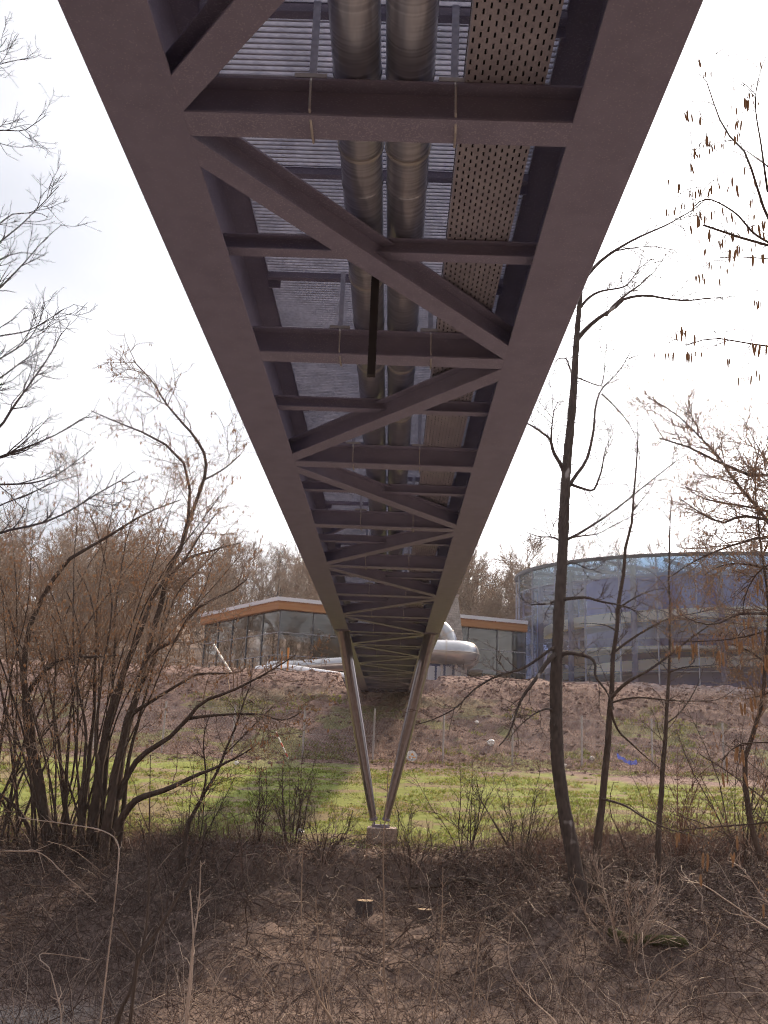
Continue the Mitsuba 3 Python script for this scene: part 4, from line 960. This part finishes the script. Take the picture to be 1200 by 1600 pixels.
def plant(key, L, mat, rng, crown, twig='twig_mat', stem='limb', sides=7, K=18, wob=0.10):
    """traced limbs as parts, then side shoots of several orders as the crown; returns the last two orders"""
    Ps, Rs = [], []
    for i, (P, r0, r1) in enumerate(L):
        R = r0 + (r1 - r0) * np.linspace(0, 1, K) ** 0.8
        R = R * (1 + wob * (meshkit.noise(P * 3.1, 3 + i) - 0.5) * 2)
        P = P + (np.stack([meshkit.noise(P * 1.7, 40 + i + q) for q in range(3)], -1) - 0.5) * r0 * 0.8
        Ps.append(P)
        Rs.append(R)
        put(stem if i else ('trunk' if stem == 'limb' else stem), Mesh().tube(P, R, sides), mat, key, smooth=True)
    P, R = np.array(Ps), np.array(Rs)
    m, orders = Mesh(), [(P, R)]
    for c in crown:
        P, R = children(rng, P, R, **c)
        m.add(*tubes(P, R, 3))
        orders.append((P, R))
    put('crown', m, twig, key, smooth=True)
    return orders


def hang(key, orders, n, rng, length, radius, mat, which=-1):
    P = orders[which][0]
    i, j = rng.integers(0, len(P), n), rng.uniform(0.3, P.shape[1] - 1.001, n)
    k = j.astype(int)
    f = (j - k)[:, None]
    pts = P[i, k] * (1 - f) + P[i, k + 1] * f
    tag(put('catkins', Mesh().add(*spindles(rng, pts, length, radius)), mat, key), kind='stuff')


rng = np.random.default_rng(21)
t = thing('hazel_tree', 'big many-stemmed hazel with a dense twiggy crown on the left bank', 'tree')
o = plant(t, limbs('left_hazel') + fan(rng, 13, (-9.4, -6.4), (22.0, 23.3), (3.0, 6.0), (0.05, 0.75), (0.018, 0.034)) + fan(rng, 26, (-9.0, -6.4), (22.3, 23.5), (7.0, 11.5), (0.05, 0.55), (0.026, 0.042)), 'hazel_bark_mat', rng, [
    dict(n=760, length=(0.6, 2.4), angle=(25, 70), up=0.03, wiggle=0.20, K=8, t0=0.45, r0=0.016, r1=0.006),
    dict(n=3600, length=(0.35, 1.3), angle=(30, 75), up=0.02, wiggle=0.24, K=6, r0=0.008, r1=0.0048),
    dict(n=6500, length=(0.12, 0.5), angle=(30, 75), up=0.03, wiggle=0.28, K=4, r0=0.0055, r1=0.004)], twig='hazel_twig_mat', stem='stem', sides=8)
hang(t, o, 9000, rng, 0.08, 0.013, 'catkin_mat')

rng = np.random.default_rng(22)
t = thing('bare_tree', 'bare tree with long dark branches reaching in from the left edge', 'tree')
plant(t, [(P_, a_ * 0.65, b_ * 0.8) for P_, a_, b_ in limbs('left_edge_tree')], 'dark_bark_mat', rng, [
    dict(n=130, length=(0.4, 1.2), angle=(20, 55), up=0.10, wiggle=0.14, K=6, t0=0.45, r0=0.012, r1=0.004),
    dict(n=650, length=(0.15, 0.55), angle=(25, 60), up=0.08, wiggle=0.18, K=5, r0=0.005, r1=0.0028),
    dict(n=900, length=(0.05, 0.16), angle=(25, 60), up=0.05, K=3, r0=0.003, r1=0.0022)], twig='dark_bark_mat')

rng = np.random.default_rng(23)
t = thing('trunk_tree', 'tall bare tree with a thick mottled trunk right of the footbridge', 'tree')
L = limbs('trunk_tree', 18)
Pt = resample(L[0][0], 64)
zz = Pt[:, 2]
Rt = np.interp(zz, [-3.1, -2.6, -2.0, -0.5, 3.0, 6.0, 8.5, 10.5, 12, 16], [0.36, 0.27, 0.20, 0.178, 0.158, 0.140, 0.112, 0.076, 0.058, 0.03])
Pt = np.vstack([Pt[:1] + [0.06, -0.05, -0.5], Pt])
Rt = np.r_[0.42, Rt]
Rt = 0.82 * Rt * (1 + 0.14 * (meshkit.noise(Pt * 4.3, 3) - 0.5) + 0.10 * (meshkit.noise(Pt * 13.0, 6) - 0.5))
_v, _f = tubes(resample(Pt, 420)[None], np.interp(np.linspace(0, 1, 420), np.linspace(0, 1, len(Rt)), Rt)[None], 26)
_c = np.repeat(resample(Pt, 420), 26, 0)
_n = (_v - _c) / np.linalg.norm(_v - _c, axis=1, keepdims=True)
_h = np.abs(meshkit.fbm(_v * [16, 16, 5.5], 3, 12) - 0.5) * 2 + 0.6 * (meshkit.noise(_v * [3, 3, 2.5], 5) > 0.78)
put('trunk', Mesh().add(_v + _n * ((_h - 0.4) * 0.022 * np.minimum(np.linalg.norm(_v - _c, axis=1) / 0.12, 1))[:, None], _f), 'bark_mat', t, smooth=True)
Ps, Rs = [], []
for i, (P, r0, r1) in enumerate(L[1:]):
    R = r0 + (r1 - r0) * np.linspace(0, 1, 18) ** 0.7
    P = P + (np.stack([meshkit.noise(P * 2.3, 40 + i + q) for q in range(3)], -1) - 0.5) * 0.07 * np.linspace(0, 1, 18)[:, None]
    Ps.append(P)
    Rs.append(R)
    put('limb', Mesh().tube(P, R, 7), 'bark_mat', t, smooth=True)
P, R = np.array(Ps), np.array(Rs)
m = Mesh()
for c in (dict(n=230, length=(0.3, 1.4), angle=(25, 65), up=0.10, wiggle=0.2, K=6, t0=0.2, r0=0.010, r1=0.005),
          dict(n=1000, length=(0.1, 0.5), angle=(25, 65), up=0.06, wiggle=0.25, K=4, r0=0.006, r1=0.004),
          dict(n=1400, length=(0.04, 0.14), angle=(25, 70), K=3, r0=0.005, r1=0.0035)):
    P, R = children(rng, P, R, **c)
    m.add(*tubes(P, R, 3))
put('crown', m, 'twig_mat', t, smooth=True)
stub = children(rng, Pt[None, 12:], Rt[None, 12:], 130, (0.18, 0.30), angle=(60, 110), K=3, wiggle=0.1, t0=0.0, shrink=0.3, r0=0.012, r1=0.006)
tag(put('bud_shoots', Mesh().add(*tubes(*stub, 4)), 'bark_mat', t), kind='stuff')

for nm, lab, sd, n1, n2 in (('young_tree_a', 'slender young tree just right of the thick-trunked tree, with long side branches', 24, 60, 320),
                            ('young_tree_b', 'thin straight sapling standing between the slender young tree and the right edge', 25, 30, 160),
                            ('leaning_young_tree', 'small young tree leaning right beside the big left hazel', 26, 40, 220)):
    rng = np.random.default_rng(sd)
    t = thing('young_tree', lab, 'tree')
    plant(t, limbs(nm), 'hazel_bark_mat', rng, [dict(n=n1, length=(0.3, 1.3), angle=(30, 65), up=0.06, wiggle=0.18, K=6, t0=0.3, r0=0.010, r1=0.004),
                                                 dict(n=n2, length=(0.1, 0.5), angle=(25, 65), up=0.05, wiggle=0.22, K=4, r0=0.005, r1=0.0032)])

rng = np.random.default_rng(27)
t = thing('hazel_tree', 'hazel with fine dense twigs reaching in from the right edge', 'tree')
o = plant(t, limbs('right_hazel'), 'hazel_bark_mat', rng, [
    dict(n=170, length=(0.5, 1.6), angle=(20, 60), up=0.0, wiggle=0.20, K=7, t0=0.3, r0=0.013, r1=0.0045),
    dict(n=1400, length=(0.25, 1.0), angle=(25, 65), up=0.03, wiggle=0.2, K=5, r0=0.007, r1=0.0035),
    dict(n=3600, length=(0.1, 0.4), angle=(25, 70), up=0.03, wiggle=0.25, K=4, r0=0.004, r1=0.003)], twig='hazel_twig_mat', stem='stem')
hang(t, o, 2200, rng, 0.055, 0.009, 'catkin_mat')
t = thing('hazel_tree', 'young hazel regrowth of thin tan stems low at the right edge', 'tree')
o = plant(t, fan(rng, 14, (6.7, 9.0), (14.6, 16.4), (3.5, 7.0), (0.1, 0.6), (0.011, 0.022)), 'hazel_bark_mat', rng, [
    dict(n=110, length=(0.4, 1.4), angle=(20, 60), up=0.03, wiggle=0.18, K=6, t0=0.3, r0=0.010, r1=0.004),
    dict(n=800, length=(0.15, 0.6), angle=(25, 70), up=0.03, wiggle=0.24, K=4, r0=0.005, r1=0.0032)], twig='hazel_twig_mat', stem='stem')
hang(t, o, 1100, rng, 0.06, 0.0095, 'catkin_mat')

rng = np.random.default_rng(28)
CH = thing('catkin_hazel', 'near hazel branches with hanging catkins at the upper and middle right edge', 'shrub')
o = plant(CH, limbs('catkin_hazel'), 'hazel_bark_mat', rng, [
    dict(n=70, length=(0.06, 0.30), angle=(25, 60), up=0.02, wiggle=0.15, K=6, t0=0.35, r0=0.002, r1=0.0009),
    dict(n=130, length=(0.03, 0.10), angle=(25, 65), K=4, r0=0.0012, r1=0.0007)], stem='branch', wob=0.05)
prof_z = np.array([0, -0.04, -0.10, -0.22, -0.4, -0.6, -0.8, -0.94, -1.0])
prof_r = np.array([0.01, 0.05, 0.085, 0.10, 0.105, 0.10, 0.085, 0.05, 0.01])
cat_mesh = []
anchors = np.vstack([P_.reshape(-1, 3) for P_, _ in o[:2]])
for q in range(4):
    _P = np.c_[0.04 * np.sin(prof_z * 3 + q), 0.04 * np.cos(prof_z * 2.3 + q) - 0.04, prof_z]
    _P = resample(_P, 14)
    _R = np.interp(-_P[:, 2], -prof_z, prof_r) * (1 + 0.12 * ((np.arange(14) + q) % 2))
    cat_mesh.append(_P)
    cat_mesh[-1] = mikit.ply(Mesh().tube(_P, _R, 7, cap=False).get(), 'near_catkin_mat', smooth=True)
for i, (x, y, z, s) in enumerate(CATKINS):
    n = (2, 3, 1, 4)[i % 4] if i < DARK_CATKINS else 1 + i % 2
    for q in range(n):
        k = s * rng.uniform(0.6, 1.25) * 0.85
        dx = rng.normal(size=2) * 0.009 * (q + 0.3)
        copy('catkin', cat_mesh[(i + q) % 4], CH, T().translate([x + dx[0], y + dx[1], z]).rotate([0, 0, 1], float(rng.uniform(0, 360))).rotate([1, 0, 0], float(rng.normal() * 6)).scale([k * 0.75, k * 0.75, k]))
    top = np.array([x, y, z])
    d = np.linalg.norm(anchors - (top + [0, 0, 0.03]), axis=1)
    q = anchors[int(np.argmin(d))]
    mid = (top + q) / 2 + [0, 0, 0.02 + 0.12 * d.min()]
    pts = resample([top, top + [0.002, 0, 0.012], mid, q], 9)
    put('catkin_stalk', Mesh().tube(pts, np.linspace(0.0008, 0.0016, 9), 4, cap=False), 'twig_mat', CH)
    anchors = np.vstack([anchors, pts[2:]])

# shrubs along the top of the bank
rng = np.random.default_rng(31)
for x, y, h, n, sp, mat, lab in (
        (2.05, 24.1, 2.5, 9, 0.55, 'hazel_bark_mat', 'bare bush with crossing stems just right of the footing'),
        (3.35, 23.7, 2.3, 12, 0.6, 'hazel_bark_mat', 'spreading bare bush between the footing and the thick-trunked tree'),
        (-2.1, 24.6, 2.3, 14, 0.5, 'twig_mat', 'fine-twigged bare bush on the grass left of the pier'),
        (-2.9, 24.3, 2.0, 8, 0.35, 'twig_mat', 'thin upright bush at the bank edge left of the pier'),
        (-4.4, 23.6, 2.4, 9, 0.5, 'hazel_bark_mat', 'low bare bush at the bank edge right of the big hazel'),
        (6.9, 23.2, 2.6, 12, 0.55, 'red_twig_mat', 'reddish bush at the foot of the thin straight sapling'),
        (8.2, 22.6, 3.4, 14, 0.5, 'hazel_bark_mat', 'bushy clump of straight stems near the right edge of the bank'),
        (9.4, 23.4, 3.0, 10, 0.5, 'red_twig_mat', 'bare bush rising at the right edge in front of the meadow'),
        (4.7, 19.3, 1.9, 16, 1.0, 'pale_twig_mat', 'clump of pale shoots fanning out low on the right bank'),
        (0.75, 23.2, 1.6, 7, 0.6, 'twig_mat', 'small dark bush in front of the footing on the bank top'),
        (-8.6, 22.4, 3.2, 14, 0.5, 'hazel_bark_mat', 'bushy hazel regrowth at the left edge behind the big hazel'),
        (-1.3, 23.6, 1.5, 7, 0.7, 'twig_mat', 'low dark bush at the bank edge just left of the footing')):
    t = thing('bank_shrub', lab, 'shrub', 'bare shrubs along the far bank')
    z = float(ground_z(x, y))
    a = rng.uniform(0, 2 * np.pi, n)
    K = 9
    d = np.c_[np.cos(a) * sp * rng.uniform(0.2, 1, n), np.sin(a) * sp * rng.uniform(0.2, 1, n), np.ones(n)]
    d /= np.linalg.norm(d, axis=1, keepdims=True)
    q = np.c_[x + np.cos(a) * 0.12, y + np.sin(a) * 0.12, np.full(n, z - 0.06)]
    ln = h * rng.uniform(0.55, 1.1, n)
    out = [q]
    for _ in range(K - 1):
        q = q + d * (ln / (K - 1))[:, None]
        out.append(q)
        d = d + rng.normal(size=(n, 3)) * 0.09
        d /= np.linalg.norm(d, axis=1, keepdims=True)
    P = np.stack(out, 1)
    R = rng.uniform(0.010, 0.020, n)[:, None] * np.linspace(1, 0.28, K)
    for i in range(n):
        put('stem', Mesh().tube(P[i], R[i], 5), mat, t, smooth=True)
    m = Mesh()
    P1_, R1_ = children(rng, P, R, 9 * n, (0.25, 0.9), (20, 55), up=0.05, wiggle=0.15, K=5, t0=0.2, r0=0.008, r1=0.0035)
    m.add(*tubes(P1_, R1_, 3))
    P2_, R2_ = children(rng, P1_, R1_, 26 * n, (0.08, 0.35), (25, 60), wiggle=0.2, K=3, r0=0.005, r1=0.003)
    m.add(*tubes(P2_, R2_, 3))
    put('crown', m, mat, t, smooth=True)

# sprigs in the foreground
SPRIG_LABELS = [
    'tallest straight foreground shoot, rising to the foot of the pier', 'long curved foreground shoot left of the straightest one', 'short bent shoot branching just right of the long curved one',
    'thin short upright shoot between the curved shoot and the central one', 'short thin shoot just right of the central tall shoot', 'tall slender foreground shoot right of centre, bent near its base',
    'thin shoot standing close beside the bent slender one', 'shoot with a side-leaning tip right of the paired slender shoots', 'short slanting shoot at the bottom right of centre',
    'thick forked sapling stem leaning right in the lower left foreground', 'straight upright prong of the forked sapling in the lower left', 'left-leaning prong of the forked sapling in the lower left',
    'broken pale stick standing upright near the forked sapling', 'thin upright twig behind the broken pale stick', 'long drooping dead cane in front of the big hazel stems',
    'looped dead cane curling near the bottom left corner', 'arching dead cane in the lower right foreground', 'long pale arching cane entering low from the right edge',
    'thin pale cane above the arching one at the lower right edge', 'bent thin shoot on the lower right bank', 'curled pale cane at the bottom between the forked sapling and the pale stick', 'slanting dead cane at the lower left edge']
rng = np.random.default_rng(41)
for (r0, r1, flat), lab in zip(SPRIGS, SPRIG_LABELS):
    P = resample(np.reshape(flat, (-1, 3)), 24)
    if P[0, 2] > -2.9 and abs(P[0, 0]) < 2.4:
        P = np.vstack([P[:1] * [1, 1, 0] + [0, -0.2, float(ground_z(P[0, 0], P[0, 1] - 0.2)) - 0.05], P])
    R = 0.72 * (r0 + (r1 - r0) * np.linspace(0, 1, len(P)))
    R = R * (1 + 0.25 * (np.arange(len(P)) % 6 == 0))
    t = thing('shoot' if 'shoot' in lab else 'cane' if 'cane' in lab else 'sapling', lab, 'plant')
    mat = 'pale_twig_mat' if 'pale' in lab or 'cane' in lab else 'hazel_twig_mat' if 'shoot' in lab else 'hazel_bark_mat'
    put('stem', Mesh().tube(P, R, 6), mat, t, smooth=True)
    P1_, R1_ = children(rng, P[None, 4:], R[None, 4:], 9, (0.03, 0.22), (25, 60), up=0.03, K=4, t0=0.1, r0=0.003, r1=0.0012)
    for q in range(len(P1_)):
        put('side_twig', Mesh().tube(P1_[q], R1_[q], 4), mat, t, smooth=True)

# cut stumps, log, roots on the bank
for x, y, r, lab in ((-0.22, 21.2, 0.17, 'left cut stump on the dark bank below the footing'), (1.02, 21.3, 0.15, 'right cut stump with a pale sawn top on the dark bank')):
    z = float(ground_z(x, y))
    t = thing('tree_stump', lab, 'stump')
    put('trunk', Mesh().tube([(x, y, z - 0.5), (x, y, z - 0.05), (x + 0.01, y, z + 0.28)], [r * 1.4, r * 1.1, r], 16, cap=False), 'dark_bark_mat', t, smooth=True)
    th = np.linspace(0, 2 * np.pi, 17)[:-1]
    put('sawn_face', Mesh().add(np.vstack([np.c_[x + 0.01 + r * 0.99 * np.cos(th), y + r * 0.99 * np.sin(th), np.full(16, z + 0.281)], [[x + 0.01, y, z + 0.287]]]), [[i, (i + 1) % 16, 16] for i in range(16)]), 'cut_wood_mat', t)
t = thing('mossy_log', 'short mossy log lying at the foot of the thick-trunked tree', 'log')
z = float(ground_z(5.2, 19.6))
put('trunk', Mesh().tube(resample([(4.55, 19.9, z + 0.12), (4.9, 19.6, z + 0.03), (5.4, 19.5, z + 0.06), (5.9, 19.6, z + 0.0)], 20), 0.10 * (1 + 0.3 * (meshkit.noise(np.arange(20)[:, None] * [0.9, 0.4, 0.3], 2) - 0.5)), 10), 'moss_mat', t, smooth=True)
t = thing('fallen_branch', 'fallen branch lying along the bank top right of the footing', 'branch')
put('limb', Mesh().tube(resample([(0.6, 23.0, float(ground_z(0.6, 23.0)) + 0.05), (1.3, 22.9, float(ground_z(1.3, 22.9)) + 0.16), (1.9, 22.8, float(ground_z(1.9, 22.8)) + 0.30), (2.6, 22.9, float(ground_z(2.6, 22.9)) + 0.08)], 20), np.linspace(0.03, 0.06, 20), 7), 'hazel_bark_mat', t, smooth=True)

# ------------------------------------------------------------------ litter and poles on the slope
t = thing('litter_disc', 'round white disc with orange markings leaning at the foot of the slope', 'disc')
c = np.array([1.13, 41.7, float(ground_z(1.13, 41.7)) + 0.24])
nrm = np.array([0.05, -1, 0.35]) / np.linalg.norm([0.05, -1, 0.35])
put('disc', Mesh().tube([c, c + nrm * 0.03], 0.235, 28), 'white_plastic_mat', t)
ua = np.cross(nrm, [0, 0, 1.0])
ua /= np.linalg.norm(ua)
ub = np.cross(ua, nrm)
for tri in (((-0.02, 0.14), (-0.10, 0.02), (0.06, 0.03)), ((-0.15, -0.03), (-0.16, -0.10), (0.02, -0.05)), ((0.04, -0.02), (0.15, -0.03), (0.06, -0.14))):
    v = [c + nrm * 0.034 + ua * a + ub * b for a, b in tri] + [c + nrm * 0.030 + ua * a + ub * b for a, b in tri]
    put('marking', Mesh().add(v, [[0, 1, 2], [3, 5, 4], [0, 3, 4], [0, 4, 1], [1, 4, 5], [1, 5, 2], [2, 5, 3], [2, 3, 0]]), 'orange_mat', t)


def stick(name, label, cat, a, b, r, mat, sink=0.3):
    t = thing(name, label, cat)
    a, b = np.array(a, float), np.array(b, float)
    a[2] = float(ground_z(a[0], a[1])) - sink
    put('shaft', Mesh().tube([a, b], r, 8), mat, t, smooth=40)
    return t, a, b


stick('leaning_pole', 'whitish pole leaning left on the slope in front of the hall', 'pole', (-8.25, 52.0, 0), (-9.6, 52.4, 5.55), 0.05, 'white_plastic_mat')
t, a, b = stick('marker_pole', 'red and white marker pole leaning at the foot of the slope', 'pole', (-3.8, 41.0, 0), (-4.65, 41.6, 0.85), 0.025, 'white_plastic_mat')
for f in (0.22, 0.5, 0.78):
    put('red_band', Mesh().tube([a + (b - a) * (f + 0.05), a + (b - a) * (f + 0.17)], 0.027, 8), 'red_mat', t)
stick('wooden_stake', 'tall orange wooden stake on the crest left of the pier', 'stake', (-5.7, 54.6, 0), (-5.74, 54.6, 5.75), 0.055, 'stake_mat')
stick('wooden_stake', 'shorter orange stake left of the tall one on the crest', 'stake', (-6.1, 54.8, 0), (-6.1, 54.8, 5.55), 0.04, 'stake_mat')
t = thing('plastic_strip', 'crumpled blue plastic strip lying on the weedy slope at the right', 'litter')
pts = [(10.1, 43.2, 0.32), (10.35, 43.1, 0.16), (10.6, 43.0, 0.07), (10.95, 43.1, 0.09)]
m = Mesh()
pp = resample([(x, y, float(ground_z(x, y)) + h) for x, y, h in pts], 14)
for i in range(13):
    a, b = pp[i], pp[i + 1]
    u, w = np.array([0, 0.06, 0.09 + 0.03 * math.sin(i * 1.7)]), np.array([0, 0.06, 0.09 + 0.03 * math.sin(i * 1.7 + 1.7)])
    m.add([a - u, b - w, b + w, a + u], [[0, 1, 2, 3]])
put('sheet', m, 'blue_plastic_mat', t)
rng = np.random.default_rng(51)
for x, y, s, lab in ((4.75, 44.6, 0.17, 'white plastic bag on the slope right of the pier'), (-2.05, 26.2, 0.10, 'white scrap of paper in the grass left of the pier'), (9.1, 43.6, 0.12, 'small white scrap beside the slender young tree on the slope'),
                     (7.7, 42.6, 0.11, 'white scrap lying by the fence post behind the thick trunk'), (-5.8, 39.0, 0.10, 'small pinkish scrap in the grass behind the big hazel'), (4.3, 46.8, 0.09, 'tiny white scrap high on the slope right of the pier')):
    b_ = trimesh.creation.icosphere(subdivisions=2)
    v = b_.vertices * s * (0.6 + 0.8 * meshkit.noise(b_.vertices * 2.3 + x, 4))[:, None] * [1, 0.8, 0.9]
    t = thing('litter', lab, 'litter')
    put('scrap', Mesh().add(v + [x, y, float(ground_z(x, y)) + s * 0.5], b_.faces), 'white_plastic_mat', t, smooth=30)

# ------------------------------------------------------------------ wood on the hill behind
rng = np.random.default_rng(61)


def far_tree(h, n1, n2, n3, spread):
    K = 8
    P = np.zeros((1, K, 3))
    P[0, :, 2] = np.linspace(-0.5, h, K)
    P[0, :, :2] = np.cumsum(rng.normal(size=(K, 2)) * 0.12, 0)
    R = np.linspace(h * 0.013, 0.02, K)[None]
    m = Mesh().add(*tubes(P, R, 5))
    P, R = children(rng, P, R, n1, (h * 0.25, h * 0.45), spread, up=0.12, wiggle=0.12, K=6, t0=0.22, shrink=0.6, r0=0.07, r1=0.025)
    m.add(*tubes(P, R, 3))
    P, R = children(rng, P, R, n2, (h * 0.08, h * 0.2), (20, 55), up=0.10, wiggle=0.15, K=4, r0=0.035, r1=0.018)
    m.add(*tubes(P, R, 3))
    P, R = children(rng, P, R, n3, (h * 0.03, h * 0.09), (20, 60), up=0.05, wiggle=0.2, K=3, r0=0.022, r1=0.014)
    m.add(*tubes(P, R, 3))
    return m


for q in range(5):
    scene[f'wood_variant_{q}'] = {'type': 'shapegroup', 'tree': mikit.ply(far_tree((11, 13, 10, 12, 8)[q], 26, 170, 800, ((30, 65), (20, 45), (35, 75), (25, 55), (35, 80))[q]).get(), 'hazel_twig_mat', smooth=True)}
n = 0
spots = []
for _ in range(330):
    y = rng.uniform(92, 150)
    x = rng.uniform(-0.52, 0.46) * y
    spots.append((x, y))
tag('woodland', 'bare brown woodland around the valley, covering the hill behind the buildings', 'woodland', kind='stuff')
for _ in range(70):
    spots.append((rng.uniform(-95, -38), rng.uniform(-10, 72)) if _ % 2 else (rng.uniform(40, 95), rng.uniform(-10, 60)))
for _ in range(60):
    spots.append((rng.uniform(-125, -47), rng.uniform(72, 130)))
for x, y in spots:
    n += 1
    key = f'woodland__{n:03d}'
    k = float(rng.uniform(0.75, 1.2))
    scene[key] = {'type': 'instance', 'to_world': T().translate([float(x), float(y), float(ground_z(x, y))]).rotate([0, 0, 1], float(rng.uniform(0, 360))).scale(k), 'shapegroup': {'type': 'ref', 'id': f'wood_variant_{n % 5}'}}
tag('bank_woodland', 'bare woodland on the near bank behind the viewer, mirrored in the glazing', 'woodland', kind='stuff')
for i in range(1, 91):
    x, y = float(rng.uniform(-75, 75)), float(rng.uniform(-70, -14))
    if abs(x) < 3.5 and y > -20:
        x += 8.0
    scene[f'bank_woodland__{i:03d}'] = {'type': 'instance', 'to_world': T().translate([x, y, float(ground_z(x, y))]).rotate([0, 0, 1], float(rng.uniform(0, 360))).scale(float(rng.uniform(0.8, 1.25))), 'shapegroup': {'type': 'ref', 'id': f'wood_variant_{i % 5}'}}
for x, y, h, lab in ((11.3, 118, 12.5, 'tall lone bare tree on the hill above the low hall roof'), (23.5, 104, 14.5, 'bare tree behind the round building, left of its roof'), (-13.5, 112, 13.0, 'tall thin bare tree on the hill left of the footbridge')):
    t = thing('hill_tree', lab, 'tree')
    z = float(ground_z(x, y))
    m = far_tree(h, 34, 200, 700, (35, 70)).get()
    m.apply_translation((x, y, z))
    put('crown', m, 'dark_bark_mat', t, smooth=True)

# ------------------------------------------------------------------ damp spring air
scene['haze_air'] = {'type': 'homogeneous', 'albedo': {'type': 'rgb', 'value': [0.95, 0.95, 0.95]}, 'sigma_t': 0.0005}
tag('haze', 'thin bright damp air over the valley', 'haze', kind='stuff')
scene['haze'] = {'type': 'cube', 'bsdf': {'type': 'null'}, 'interior': {'type': 'ref', 'id': 'haze_air'}, 'to_world': T().translate([0, 120, 24.0]).scale([1150, 1150, 31.0])}
